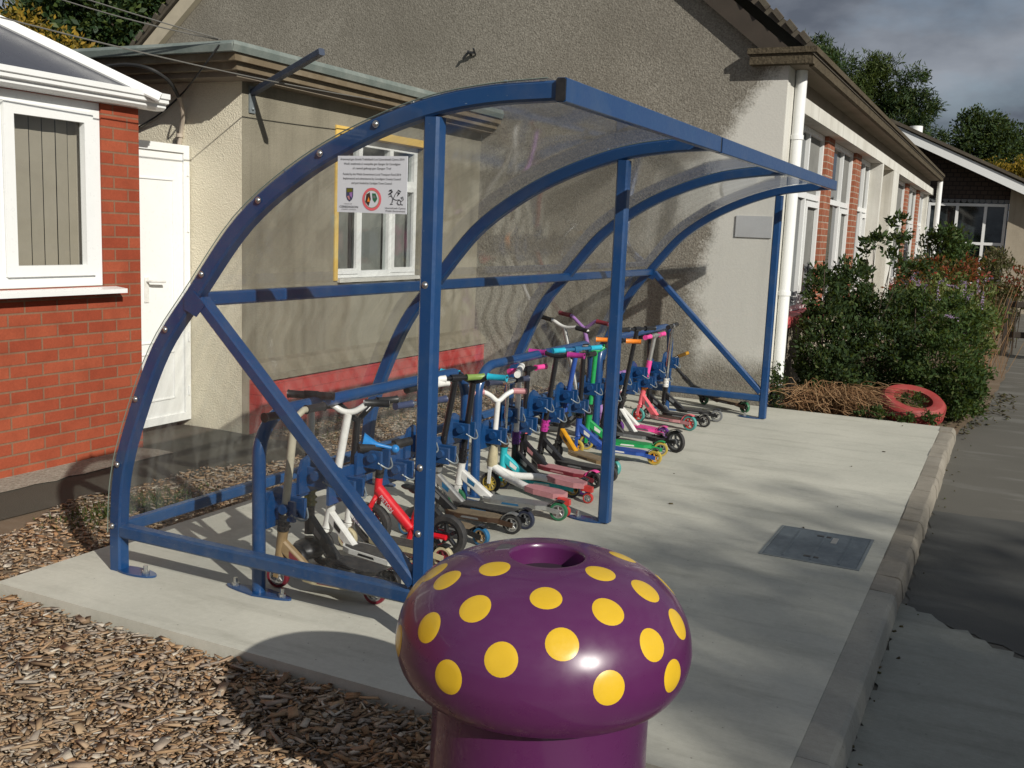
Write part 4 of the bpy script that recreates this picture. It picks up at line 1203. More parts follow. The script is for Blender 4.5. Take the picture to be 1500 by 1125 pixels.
    if write:
        s, mt, sz = write
        d = (D0 - hd(h0 + .06)).normalized()
        side = -nn if nn.y > 0 else nn
        up_ = side.cross(d)
        if up_.z < 0: up_ = -up_
        p0 = hd(h0 + .06) + d * .045 + side * .0188 - up_ * .010
        Mx = Matrix(((d.x, up_.x, side.x, p0.x), (d.y, up_.y, side.y, p0.y), (d.z, up_.z, side.z, p0.z), (0, 0, 0, 1)))
        text(s, 0, 0, sz, parent=dto, mat=mt, align='LEFT', rot=Mx)
    return o

scooter('cream kick scooter with red wheels, nearest of all, by the first rack leg', (-.80, -1.655), (-.36, -1.60), (-.70, -1.68, .752), 86, .34, deck='griptan', edge='ivory', stem='cream', head='tan', clamp='black', tyre='maroon', rim='alu', style='Y', rise=.0, decal='maroon')
scooter('black three wheeled kick scooter with chunky foam T bar grips', (-.83, -1.41), (-.38, -1.45), (-.848, -1.385, .765), 20, .20, deck='rubber', edge='black', stem='alu', lower='black', bars='black', head='black', clamp='olive', tyre='black', rim='black', three=True, wr=.066, rwr=.045, gl=.085, dw=.13)
scooter('white stunt scooter with thick white bars and white down tube', (-.905, -1.20), (-.36, -1.292), (-.785, -1.20, .675), 30, .36, edge='white', stem='white', head='white', clamp='black', tyre='rubber', rtyre='ivory', rrim='redplastic', style='W', rise=.04, stemr=.0185, decal='black')
scooter('black barred kick scooter with white lettered down tube and cream front wheel', (-.865, -1.075), (-.35, -1.075), (-.812, -1.09, .64), 66, .42, edge='ivory', stem='blackmetal', head='white', clamp='black', tyre='ivory', rim='maroon', style='Y', rise=.055, write=('DIRT', 'purple', .024), decal='ivory')
scooter('kick scooter with slate foam T bar, thin chrome stem and blue wheels', (-.74, -.66), (-.36, -.70), (-.735, -.665, .648), 76, .34, deck='griptan', edge='black', stem='chrome', head='black', clamp='black', tyre='bluewheel', rim='tan', three=True, grips='slate', bars='chrome', stemr=.010, wr=.046)
scooter('dark kick scooter with silver mudguard half hidden by the near post', (-.80, -.49), (-.32, -.45), (-.805, -.49, .70), 84, .34, deck='griptan', edge='brown', stem='blackmetal', head='black', tyre='rubber', rim='alu', fender='alu', style='T', grips=('black', 'white'))
scooter('black stemmed kick scooter with silver down tube and green grip', (-.865, -.315), (-.30, -.335), (-.75, -.30, .725), 60, .34, edge='blackmetal', stem='blackmetal', head='alu', clamp='black', tyre='rubber', rtyre='navyfoam', rim='wheelgrey', grips=('white', 'palegreen'), style='T', write=('', 'ink', .02) if False else None, decal='bluewheel')
scooter('black barred stunt scooter with teal grips, white down tube and green wheels', (-.795, -.165), (-.22, -.10), (-.715, -.17, .70), 4, .38, edge='alu', deck='wheelgrey', stem='blackmetal', head='white', clamp='blackmetal', tyre='dkgreen', rim='alu', grips='aqua', style='W', rise=.03, decal='bluewheel')
scooter('teal kick scooter with thin brown chrome stem and navy grips', (-.765, .315), (-.345, .38), (-.75, .316, .64), 74, .34, edge='teal', stem='chrome', head='teal', clamp='brown', bars='chrome', tyre='navyfoam', rim='amber', grips='navyfoam', stemr=.011, decal='white')
scooter('white stemmed stunt scooter with purple clamp and black frame', (-.745, .43), (-.30, .43), (-.735, .43, .69), 112, .36, edge='blackmetal', stem='white', clamp='purple', head='blackmetal', tyre='rubber', rim='purple', grips='white')
scooter('black stunt scooter with bright pink grips, pink clamp and pink deck', (-.84, .735), (-.32, .645), (-.832, .75, .655), 80, .38, deck='palepink', edge='maroon', stem='blackmetal', clamp='coral', head='blackmetal', tyre='rubber', rim='black', grips='hotpink', fender='hotpink', decal='palepink')
scooter('black stunt scooter with mauve grips and magenta clamp', (-.80, .90), (-.295, .85), (-.70, .88, .735), 4, .36, edge='blackmetal', stem='blackmetal', clamp='magenta', head='blackmetal', tyre='rubber', rim='black', grips='magenta', style='W', rise=.015)
scooter('kick scooter with blue stem, turquoise grips and yellow down tube', (-.835, 1.27), (-.33, 1.02), (-.715, 1.24, .745), 70, .46, deck='griptan', edge='tan', stem='royal', bars='bluewheel', clamp='black', head='black', down='yellow', tyre='rubber', rtyre='cyanwheel', rim='wheelgrey', grips='aqua', decal='brown')
scooter('black stemmed kick scooter with blue frame and clear amber wheels', (-.765, 1.45), (-.215, 1.46), (-.755, 1.46, .682), 80, .28, deck='royal', edge='royal', stem='blackmetal', clamp='black', head='royal', tyre='amber', rim='yellow', grips='black', decal='white')
scooter('bright green stunt scooter with amber wheels', (-.77, 1.63), (-.262, 1.735), (-.735, 1.63, .70), 52, .34, deck='green', edge='green', stem='green', clamp='black', head='green', tyre='amber', rim='wheelgrey', grips='black', style='W', rise=.03, fender='green', decal='white')
scooter('grey decked kick scooter with orange grips behind the middle post', (-.80, 1.985), (-.36, 2.00), (-.705, 1.99, .742), 20, .32, edge='wheelgrey', stem='blackmetal', head='black', clamp='black', tyre='rubber', rim='black', grips='orange')
scooter('small pink and white child scooter with lilac handlebar', (-.80, 2.34), (-.42, 2.28), (-.79, 2.35, .46), 88, .22, deck='pink', edge='hotpink', stem='palepink', lower='white', head='white', clamp='palepink', tyre='purple', rim='lilac', grips='lilac', bars='lilac', fender='pink', gl=.06)
scooter('pink stemmed scooter with turquoise wheels, deck pink and brown', (-.82, 2.86), (-.365, 2.77), (-.725, 2.87, .71), 88, .42, deck='brown', edge='palepink', stem='alu', lower='hotpink', head='coral', clamp='orange', tyre='cyanwheel', rim='redplastic', grips='hotpink', bars='alu', fender='coral', wr=.06)
scooter('big wheeled black scooter with white down tube standing askew', (-.74, 2.13), (-.215, 1.92), (-.63, 2.16, .82), 70, .40, edge='blackmetal', stem='blackmetal', head='blackmetal', down='white', clamp='black', tyre='rubber', rim='wheelgrey', grips='black', wr=.06, rwr=.078)
scooter('black scooter with chrome clamp, second from the far end of the row', (-.79, 3.04), (-.31, 2.99), (-.84, 3.08, .68), 80, .30, edge='blackmetal', stem='blackmetal', head='blackmetal', clamp='black', tyre='rubber', rim='alu')
scooter('black scooter with clear wheels and chrome stem at the far row end', (-.74, 3.25), (-.29, 3.29), (-.70, 3.24, .765), 96, .34, edge='blackmetal', stem='chrome', head='blackmetal', clamp='white', tyre='wheelgrey', rim='alu', grips='black')
scooter('scooter on the back of the rack with white bars and black grips', (-.95, 2.03), (-1.44, 2.05), (-1.13, 1.98, .81), (.93, -.30, -.14), .46, edge='blackmetal', stem='alu', bars='white', head='blackmetal', style='W', rise=.02, grips='black')
scooter('lilac scooter on the back of the rack with maroon grips', (-.95, 2.42), (-1.46, 2.44), (-1.12, 2.33, .80), (.93, -.20, -.10), .46, edge='lilac', stem='lilac', bars='lilac', head='lilac', style='Y', rise=.05, grips='maroon')
scooter('black scooter toppled against the gable with one yellow grip', (-.62, 4.08), (-.20, 3.88), (-.97, 4.08, .375), (.66, .62, .32), .40, deck='griptan', edge='brown', stem='blackmetal', head='blackmetal', tyre='dkgreen', rim='black', grips=('black', 'yellow'))

# flicker: white Y frame with two splayed pink footplates
fk = thing('three_wheeled_scooter', (-.55, .15, 0), 'white carving scooter with two splayed pink footplates and pink grips', 'scooter')
A = V((-.775, .19, .062)); Hh = V((-.745, .185, .545)); ax = (Hh - A).normalized()
wheel(fk, A, (0, 1, 0), .062, .03, 'rubber', 'amber', 9)
m = MB()
for s in (-1, 1): m.bar(A + V((0, .024 * s, 0)), A + ax * .085 + V((0, .024 * s, 0)), .02, .007, (0, 1, 0))
m.tube([A + ax * .085, A + ax * .10], .03, 10); m.build('fork', 'white', fk)
MB().tube([A + ax * .09, A + ax * .12, A + ax * .19, A + ax * .24], .026, 12, scale=[1, 1.25, 1.0, .6]).build('stem_cover', 'ivory', fk)
MB().tube([A + ax * .2, Hh], .0155, 12).build('stem', 'white', fk)
b = V((.62, .78, 0)).normalized(); Z = V((0, 0, 1))
MB().tube(catmull([Hh - b * .17 + Z * .045, Hh - b * .10 + Z * .05, Hh - b * .05 + Z * .03, Hh - Z * .005, Hh + b * .05 + Z * .03, Hh + b * .10 + Z * .05, Hh + b * .17 + Z * .045], 5), .014, 10).build('handlebar', 'white', fk)
for s in (-1, 1):
    MB().tube([Hh + b * .175 * s + Z * .045, Hh + b * .09 * s + Z * .05], .0175, 12).build('grip', 'palepink', fk)
for s, yy in ((1, .14), (-1, -.14)):
    st = A + ax * .10
    j = V((-.42, .17 + yy, .10)); e = V((-.28, .15 + yy * 1.15, .085))
    MB().tube(catmull([st, st + V((.12, yy * .25, -.045)), V((-.52, .17 + yy * .75, .115)), j], 6), .021, 12).build('frame_arm', 'white', fk)
    pl = [(-.08, -.03), (-.02, -.05), (.10, -.055), (.15, -.03), (.15, .03), (.10, .055), (-.02, .05), (-.08, .03)]
    MB().prism([j + V((.03 + x, y, -.006 - x * .06)) for x, y in pl], (0, 0, .03)).build('footplate', 'palepink', fk, False)
    MB().prism([e + V((.02, -.022, -.012)), e + V((.085, -.014, -.02)), e + V((.085, .014, -.02)), e + V((.02, .022, -.012))], (0, 0, .03)).build('caster_bracket', 'redplastic', fk, False)
    wheel(fk, e + V((.06, 0, -.055)), (0, 1, 0), .03, .024, 'redplastic', 'alu')

# red balance bike
bk = thing('balance_bike', (-.62, -.94, 0), 'small red balance bike with black seat and blue hooter', 'bike')
ya, yb = -.965, -.93
Fw, Rw = V((-.80, ya, .10)), V((-.415, yb, .10))
wheel(bk, Fw, (0, 1, 0), .10, .036, 'rubber', 'blackmetal'); wheel(bk, Rw, (0, 1, 0), .10, .036, 'rubber', 'blackmetal')
hp = V((-.775, ya, .29))
m = MB()
for s in (-1, 1): m.tube(catmull([Fw + V((0, .032 * s, 0)), Fw + V((.004, .034 * s, .08)), V((-.782, ya + .022 * s, .225)), V((-.779, ya, .245))], 5), .012, 8)
m.tube([V((-.779, ya, .235)), hp + V((.004, 0, .05))], .018, 12); m.build('fork', 'red', bk)
m = MB(); m.tube([V((-.775, ya, .275)), V((-.60, (ya + yb) / 2, .105)), ], .026, 14); m.tube([V((-.60, yb - .01, .108)), V((-.565, yb - .01, .22))], .018, 10); m.tube([V((-.60, yb - .01, .105)), V((-.615, yb - .01, .05))], .014, 8)
for s in (-1, 1): m.tube([V((-.60, yb - .01, .105)), V((-.52, yb + .032 * s, .10)), Rw + V((.012, .034 * s, 0))], .013, 8)
frm = m.build('frame', 'red', bk)
d = V((.175, 0, -.17)).normalized(); up_ = V((.17, 0, .175)).normalized(); p0 = V((-.752, ya - .0262, .243))
text('PISTON', 0, 0, .028, parent=frm, mat='plate', align='LEFT', rot=Matrix(((d.x, up_.x, 0, p0.x), (0, 0, -1, p0.y), (d.z, up_.z, 0, p0.z), (0, 0, 0, 1))))
MB().tube([V((-.568, yb - .01, .215)), V((-.562, yb - .01, .285))], .012, 10).build('seat_post', 'alu', bk)
m = MB(); m.ball((-.56, yb - .01, .295), .05, (1.25, .85, .42)); m.ball((-.625, yb - .01, .300), .03, (1.3, .7, .45)); m.build('seat', 'black', bk)
m = MB(); m.tube([hp + V((.004, 0, .04)), V((-.752, ya, .46))], .020, 12); m.build('stem', 'black', bk)
MB().tube([V((-.80, ya - .11, .485)), V((-.752, ya, .47)), V((-.705, ya + .13, .485))], .013, 10).build('handlebar', 'black', bk)
for s in (-1, 1):
    c = V((-.752, ya, .475)); q = V((-.80, ya - .11, .485)) if s < 0 else V((-.705, ya + .13, .485))
    dd = (q - c)
    MB().tube([c + dd * .45, c + dd * 1.15], .021, 12).build('grip', 'black', bk)
hn = V((-.79, ya - .055, .50))
m = MB().lathe([(.001, .12), (.008, .115), (.009, .06), (.013, .03), (.024, .005), (.040, -.03), (.043, -.034), (.036, -.03), (.012, .0), (.0005, .01)], hn, (.80, .55, -.22), 18); m.ball(hn + V((.80, .55, -.22)).normalized() * .12, .020); m.build('horn', 'blueplastic', bk)

# ================================================================== BIN
bx, by = .887, -2.764
bn = thing('mushroom_bin', (bx, by, 0), 'glossy purple mushroom shaped litter bin with yellow spots', 'bin')
bp = [(.262, .452), (.285, .450), (.312, .462), (.335, .495), (.346, .535), (.346, .565), (.336, .610), (.312, .655), (.275, .693), (.225, .723), (.17, .742), (.125, .7505), (.098, .753), (.0895, .7528), (.0868, .750), (.0855, .742), (.085, .58), (.0005, .575)]
dense = []
for i in range(len(bp) - 1):
    dense.append(bp[i])
cm = catmull([(r_, 0, z_) for r_, z_ in bp[:14]], 4)
cap = [(max(p.x, .0005), p.z) for p in cm] + bp[14:]
MB().lathe(cap, (bx, by, 0), n=72).build('cap', 'purplebin', bn)
MB().lathe([(.0005, .705), (.0848, .705)], (bx, by, 0), n=24).build('opening_shade_disc', 'holeshade', bn)  # dark disc plugging the hole; the shade inside is put into its colour
MB().lathe([(.0005, -.10), (.275, -.10), (.270, .02), (.262, .12), (.257, .30), (.257, .453), (.0005, .453)], (bx, by, 0), n=64).build('stalk', 'purplebin', bn)
outer = [(p.x, p.z) for p in cm]
zo = [p[1] for p in outer]; ro = [p[0] for p in outer]
cum = [0]
for i in range(1, len(outer)): cum.append(cum[-1] + math.hypot(ro[i] - ro[i-1], zo[i] - zo[i-1]))
ztop = zo.index(max(zo))
def surf(th, s):
    r_ = np.interp(s, cum, ro); z_ = np.interp(s, cum, zo)
    e = 1e-3
    r2, z2 = np.interp(s + e, cum, ro), np.interp(s + e, cum, zo)
    r1, z1 = np.interp(s - e, cum, ro), np.interp(s - e, cum, zo)
    tr, tz = r2 - r1, z2 - z1; L = math.hypot(tr, tz) or 1
    n = V((tz / L * math.cos(th), tz / L * math.sin(th), -tr / L))
    return V((bx + r_ * math.cos(th), by + r_ * math.sin(th), z_)), n, r_
SP = [(-2.33, .701), (-1.75, .688), (-2.05, .631), (-1.76, .562), (-1.42, .618), (-1.15, .714), (-2.05, .729), (-1.03, .653), (-.74, .572), (-.6, .695), (-.21, .729), (.83, .718), (.02, .701), (.63, .664), (.07, .634), (-.35, .629), (-.2, .556), (-2.71, .65), (-2.42, .56),
      (1.5, .70), (1.25, .60), (1.9, .63), (2.4, .70), (2.55, .59), (3.0, .67), (3.25, .57), (3.6, .69)]
def zfix(z): return float(np.interp(z, [.42, .54, .60, .65, .69, .716, .73], [.448, .545, .612, .662, .702, .731, .748]))
for th, z in SP:
    z = zfix(z)
    SR = random.uniform(.0345, .0368)
    s0 = float(np.interp(z, zo[:ztop + 1], cum[:ztop + 1]))
    m = MB(); vs = []; fs = []
    NR, NA = 5, 26
    _, _, r0 = surf(th, s0)
    for i in range(NR + 1):
        for k in range(NA):
            a = 2 * PI * k / NA; rr = SR * i / NR
            p, n, _ = surf(th + rr * math.cos(a) / max(r0, .05), s0 + rr * math.sin(a))
            vs.append(p + n * (.0009 if i < NR else .0001))
    for i in range(NR):
        for k in range(NA):
            j = (k + 1) % NA
            fs.append((i * NA + k, i * NA + j, (i + 1) * NA + j, (i + 1) * NA + k))
    m.add(vs, fs).build('spot', 'spot', bn)
MB().prism([(.757, -2.742, .7485), (.798, -2.712, .7500), (.793, -2.772, .7525), (.765, -2.793, .7500)], (0, 0, .0022)).build('stub_plate', 'ash', bn, False)

# ================================================================== GROUND FITTINGS
mc = thing('manhole_cover', (1.05, .2, 0), 'rectangular grey ribbed metal inspection cover set in the concrete slab', 'manhole cover')
MB().box((.838, -.055, -.02), (1.272, .480, .0035)).build('cover_plate', 'manhole', mc, False)
m = MB()
for a, b in (((.822, -.068), (1.288, -.057)), ((.822, .482), (1.288, .493))): m.box((a[0], a[1], -.02), (b[0], b[1], .0045))
m.box((.822, -.0565, -.02), (.836, .4815, .0045)); m.box((1.274, -.0565, -.02), (1.288, .4815, .0045)); m.build('frame', 'lead', mc, False)
m = MB()
for x in (.93, 1.06, 1.19): m.bar((x, -.03, .0045), (x, .455, .0045), .012, .004)
m.build('rib', 'manhole', mc, False)
for x, y in ((1.055, .40), (1.055, .02)):
    MB().box((x - .035, y - .012, .0036), (x + .035, y + .012, .0052)).build('lifting_slot', 'black', mc, False)
m = MB(); m.box((1.10, .30, .0036), (1.128, .40, .0056)); m.build('badge', 'alu', mc, False)

# red painted tyre used as a planter
ty = thing('tyre_planter', (1.09, 4.62, 0), 'red painted old tyre used as a planter at the slab corner', 'tyre')
tp = [(.165, -.075), (.20, -.088), (.245, -.085), (.272, -.06), (.278, -.025), (.281, 0), (.278, .025), (.272, .06), (.245, .085), (.20, .088), (.165, .075), (.172, .05), (.18, 0), (.172, -.05)]
MB().lathe(tp, (1.09, 4.66, .10), (.16, -.30, .94), 44, closed=True).build('tyre', 'tyrered', ty)
m = MB(); ta = V((.16, -.30, .94)).normalized(); tu = ta.orthogonal().normalized(); tv = ta.cross(tu)
for k in range(64):
    a = 2 * PI * k / 64
    d = tu * math.cos(a) + tv * math.sin(a); e = ta.cross(d)
    for zz in (-.040, -.013, .013, .040):
        c_ = V((1.09, 4.66, .10)) + d * (.2805 - abs(zz) * .06) + ta * zz + e * (.006 if zz > 0 else -.006)
        m.bar(c_ - e * .0095, c_ + e * .0095, .019, .007, d)
m.build('tread', 'tyrered', ty, False)
m = MB(); m.lathe([(.0005, .0), (.178, 0)], (1.09, 4.66, .07), (.16, -.30, .94), 24); m.build('soil', 'soil', ty, False)

# ================================================================== PLANTS
def plant(name, base, label, cat, mat, blobs, leaf, up=.35, aspect=.45, stems=8, stemr=.008, keep=None, group=None):
    o = thing(name, base, label, cat, group)
    m = MB(); b0 = V(base)
    for i in range(stems):
        bl = random.choice(blobs)
        c, rr = V(bl[0]), bl[1]
        tip = c + V((random.uniform(-.8, .8) * rr[0], random.uniform(-.8, .8) * rr[1], random.uniform(-.2, .9) * rr[2]))
        s = b0 + V((random.uniform(-.1, .1), random.uniform(-.1, .1), -.05))
        mid = (s + tip) / 2 + V((random.uniform(-.05, .05), random.uniform(-.05, .05), .08))
        m.tube(catmull([s, mid, tip], 4), stemr, 5, scale=[1 - .06 * k for k in range(9)])
    m.build('stem', 'bark', o)
    crown('foliage', mat, o, blobs, leaf, up, aspect, clip=-.08, keep=keep)
    return o
kp = lambda p: (p[:, 1] > 4.42) & (p[:, 0] > -.10) & ~((np.hypot(p[:, 0] - 1.09, p[:, 1] - 4.62) < .36) & (p[:, 2] < .35))
kp2 = lambda p: (p[:, 1] > 4.42) & (p[:, 0] > -.02)
plant('shrub', (.20, 5.2, -.04), 'dark leafy shrub growing behind the white drainpipe', 'shrub', 'leafdark',
      [((.20, 5.3, .48), (.34, .5, .48), 84, 52, .065), ((.10, 5.4, 1.0), (.22, .4, .28), 42, 40, .05), ((.32, 5.7, 1.05), (.24, .4, .28), 38, 40, .05), ((.35, 5.0, .25), (.28, .35, .32), 46, 52, .06)], .050, keep=kp2)
plant('shrub', (.62, 5.7, -.04), 'dense dark green shrub in the middle of the bed', 'shrub', 'leafdark',
      [((.65, 5.6, .42), (.48, .7, .46), 120, 64, .075), ((.60, 6.0, .86), (.50, .6, .28), 64, 50, .06), ((.75, 5.5, .95), (.10, .2, .16), 6, 26, .04), ((.5, 5.6, 1.05), (.08, .2, .14), 5, 26, .035)], .045, keep=kp)
plant('shrub', (1.22, 5.5, -.06), 'bright green bush with lilac flower spikes overhanging the road', 'shrub', 'leafmid',
      [((1.28, 5.55, .40), (.40, .7, .48), 120, 64, .075), ((1.15, 6.0, .76), (.50, .7, .30), 60, 44, .06), ((1.42, 5.2, .2), (.26, .35, .30), 50, 52, .055), ((1.30, 5.6, .98), (.10, .2, .14), 6, 26, .035), ((1.5, 5.7, .80), (.10, .2, .16), 6, 26, .035), ((1.0, 5.7, 1.0), (.08, .2, .12), 5, 24, .035)], .044, keep=kp)
plant('shrub', (.55, 6.6, -.04), 'tall open shrub with sprays of glossy leaves against the windows', 'shrub', 'leafdark',
      [((.50, 6.4, 1.46), (.20, .25, .16), 9, 26, .045), ((.66, 6.5, 1.66), (.12, .15, .12), 6, 30, .04), ((.82, 6.6, 1.30), (.15, .2, .15), 7, 26, .04), ((.28, 6.2, 1.12), (.24, .35, .24), 12, 24, .045), ((.03, 6.0, 1.02), (.18, .3, .22), 8, 24, .045)], .065, stems=20, stemr=.006, keep=kp2)
plant('shrub', (1.05, 9.0, -.04), 'dusty shrub of mixed seed heads behind the lilac flowered bush', 'shrub', 'leaflight',
      [((1.05, 8.6, .75), (.55, 1.2, .45), 70, 45, .09), ((1.35, 8.0, .65), (.35, .8, .4), 40, 45, .08)], .06, keep=kp2)
plant('shrub', (.95, 11, -.04), 'red leaved autumn shrub in front of the distant house', 'shrub', 'redleaf',
      [((.95, 11, 1.10), (.50, .6, .28), 26, 36, .09), ((.5, 10.6, .9), (.4, .5, .25), 14, 30, .08)], .065)
plant('shrub', (.45, 17.5, -.1), 'light green bush in front of the distant house window', 'shrub', 'leafmid',
      [((.45, 17.5, 1.15), (.50, .6, .85), 90, 60, .13)], .085)
plant('shrub', (.10, 14.5, -.04), 'dark green shrub beneath the far school windows', 'shrub', 'leafdark',
      [((.25, 14.5, .75), (.38, .9, .6), 60, 50, .11)], .07)
plant('shrub', (1.55, 15.0, -.1), 'brown withered shrub near the right edge by the road', 'shrub', 'brownleaf',
      [((1.50, 14, .8), (.30, .8, .8), 70, 50, .10), ((1.68, 13.0, .55), (.25, .7, .5), 40, 45, .09)], .06)
plant('weed', (1.09, 4.64, .05), 'small green weeds growing inside the red tyre', 'weed', 'leafmid', [((1.09, 4.64, .13), (.13, .12, .07), 14, 26, .03)], .035, stems=4, stemr=.003)
plant('weed', (.62, 4.42, -.04), 'low green weeds creeping over the slab edge beside the tyre', 'weed', 'leafmid', [((.80, 4.40, .03), (.16, .10, .05), 16, 24, .025), ((1.05, 4.36, .03), (.12, .05, .04), 10, 22, .02), ((1.28, 4.42, .05), (.08, .06, .05), 8, 22, .02)], .032, stems=4, stemr=.003)
plant('weed', (-.04, 4.52, -.04), 'small weeds at the foot of the drainpipe', 'weed', 'leafdark', [((-.06, 4.50, .18), (.05, .06, .28), 20, 30, .03)], .03, stems=5, stemr=.003)
# lilac flower spikes
fs_ = thing('flower_spikes', (1.25, 5.9, .9), 'pale lilac flower spikes rising over the green bush', 'flowers')
Ps, Ds, Ls = [], [], []
for i in range(22):
    x, y = random.uniform(.75, 1.62), random.uniform(5.3, 7.6)
    z = random.uniform(.65, 1.18)
    d = V((random.uniform(-.6, .8), random.uniform(-.7, .3), random.uniform(.1, .9))).normalized()
    for k in range(40):
        t = random.random()
        p = V((x, y, z)) + d * (t * .14) + V((random.gauss(0, 1), random.gauss(0, 1), random.gauss(0, 1))) * .011 * (1.2 - t)
        Ps.append(p); Ds.append((d + V((random.gauss(0, .6), random.gauss(0, .6), random.gauss(0, .6)))).normalized()); Ls.append(.016)
v, f = leaf_cards(np.array(Ps), np.array(Ds), np.array(Ls), np.array(Ls) * .7)
npmesh('flower', v, f, 'flower', fs_)
# dead straw-like clump
st = thing('dead_plant', (.45, 4.62, -.04), 'clump of dead straw coloured stems flopped over between drainpipe and tyre', 'dead plant')
m = MB()
for i in range(340):
    s = V((random.gauss(.38, .16), random.gauss(4.70, .09), -.04))
    dirx = random.gauss(.12, .26); h = random.uniform(.03, .22)
    t = s + V((dirx, random.uniform(-.30, .06), 0)); t.y = max(t.y, 4.28 if random.random() < .5 else 4.38)
    e = V((t.x, t.y, random.uniform(.0, .16)))
    mid = (s + e) / 2 + V((0, 0, h))
    m.tube(catmull([s, mid, e, e + V((random.uniform(-.02, .12), random.uniform(-.06, .04), -random.uniform(0, .05)))], 3), .0026, 3)
for i in range(130):
    s = V((random.gauss(.55, .12), random.gauss(4.62, .07), random.uniform(.02, .16)))
    e = s + V((random.uniform(.2, .5), random.uniform(-.10, .05), random.uniform(-.04, .10)))
    m.tube(catmull([s, (s + e) / 2 + V((0, 0, .05)), e], 3), .0024, 3)
m.build('stems', 'straw', st, False)
# dry stalk clump
st = thing('dead_plant', (1.55, 9.5, -.04), 'dry upright stalks by the road beyond the bushes', 'dead plant')
m = MB()
for i in range(80):
    s = V((random.gauss(1.50, .16), random.gauss(9.3, .6), -.05)); e = s + V((random.uniform(-.25, .3), random.uniform(-.3, .3), random.uniform(.6, 1.15)))
    m.tube([s, (s + e) / 2 + V((random.uniform(-.05, .05), 0, 0)), e], .0035, 3)
m.build('stems', 'straw', st, False)

# small things beyond the bushes at the right edge
pf = thing('picket_gate', (1.80, 12.0, -.1), 'dark wooden gate post and rail at the right edge beyond the bushes', 'gate')
m = MB(); m.bar((1.74, 12, -.12), (1.74, 12, .78), .07, .07, (0, 1, 0)); m.build('post', 'darkwood', pf, False)
m = MB(); m.bar((1.776, 12, .70), (3.1, 12, .70), .05, .09, (0, 0, 1)); m.bar((1.776, 12, .25), (3.1, 12, .25), .05, .09, (0, 0, 1)); m.build('rail', 'darkwood', pf, False)
for i in range(6):
    m = MB(); m.bar((1.86 + i * .2, 11.965, -.05), (1.86 + i * .2, 11.965, .76), .02, .09, (0, 1, 0)); m.build('picket', 'darkwood', pf, False)
plant('shrub', (1.85, 13.2, .0), 'dark red leaved plant over the gate at the right edge', 'shrub', 'redleaf', [((1.84, 13.0, 1.0), (.25, .4, .22), 16, 30, .07)], .06)

# ================================================================== TREES
tree('conifer', (-6.3, 46, -.2), 10, 3, 'tallest dense dark conifer behind the school roof', 'conifers behind the school', 'conifer',
     [((-6.8, 46, 7.2), (1.7, 2.5, 3.8), 190, 110, .36), ((-7.4, 46, 9.6), (.9, 1.5, 1.5), 60, 90, .26)], .24, -.05, .3, .2)
tree('conifer', (-4.6, 45, -.2), 10, 3, 'bright green edged conifer with spiky top next to the tallest one', 'conifers behind the school', 'conlight',
     [((-5.2, 45, 6.8), (1.6, 2.0, 2.9), 160, 110, .30), ((-5.0, 45, 8.9), (.55, 1.0, 1.1), 24, 70, .22), ((-4.2, 45, 8.6), (.4, .8, 1.6), 22, 60, .2)], .22, 0, .3, .2)
tree('conifer', (-3.0, 44, -.2), 9, 3, 'ragged dark conifer with drooping side branches, rightmost of the group', 'conifers behind the school', 'conifer',
     [((-3.4, 44, 5.4), (1.3, 1.8, 3.2), 160, 110, .28), ((-3.0, 44, 8.3), (.5, .8, 1.1), 22, 70, .2), ((-2.2, 44, 6.2), (.7, .8, .5), 16, 70, .22), ((-1.9, 44, 5.0), (.6, .8, .35), 14, 70, .2), ((-2.5, 44, 7.4), (.45, .6, .6), 14, 70, .2)], .22, -.1, .3, .2)
tree('conifer', (-8.6, 40, -.2), 10, 3, 'thin conifer tip peeping over the tiled verge of the gable', 'conifers behind the school', 'conifer',
     [((-7.8, 44, 8.9), (.7, 1, 1.9), 36, 70, .28), ((-8.3, 44, 8.2), (.6, 1, 1.6), 24, 60, .25)], .22, .1, .2, .2)
tree('broadleaf_tree', (.0, 50, -.2), 8, 3, 'round dark green tree behind the distant house', 'trees behind the distant house', 'leafdark',
     [((-.35, 50, 6.0), (1.45, 1.8, 2.2), 170, 70, .32), ((.6, 50, 6.2), (1.0, 1.5, 1.5), 70, 60, .3), ((-1.7, 50, 4.9), (.5, .8, .5), 16, 60, .22)], .16, .2, .22)
tree('broadleaf_tree', (.9, 46, -.2), 5, 2, 'yellowing autumn tree behind the distant house roof', 'trees behind the distant house', 'autumn',
     [((.6, 46, 4.3), (1.1, 1.2, 1.0), 70, 60, .26), ((1.6, 46, 4.5), (.8, 1.0, 1.0), 50, 60, .25)], .15, .2, .2)
tree('broadleaf_tree', (1.8, 52, -.2), 8, 3, 'dull green tree at the right edge behind the autumn tree', 'trees behind the distant house', 'leafdark',
     [((1.9, 52, 5.6), (1.1, 1.5, 2.0), 90, 60, .3)], .16, .2, .22)
for i, (x, y, h, lab) in enumerate(((-41, 31, 12, 'big dark tree behind the roofs at the far left'), (-36.5, 30, 12.5, 'dark tree behind the annexe roof, middle of the left group'), (-31.5, 32, 13, 'dark tree behind the left roof slope of the gable'))):
    tree('broadleaf_tree', (x, y, -.2), h, 4, lab, 'dark trees behind the left roofs', 'conifer',
         [((x, y, h * .62), (3.6, 3.0, h * .42), 200, 80, .55), ((x + 1.5, y - 1, h * .8), (2.4, 2.4, h * .25), 70, 70, .45)], .34, .2, .4)
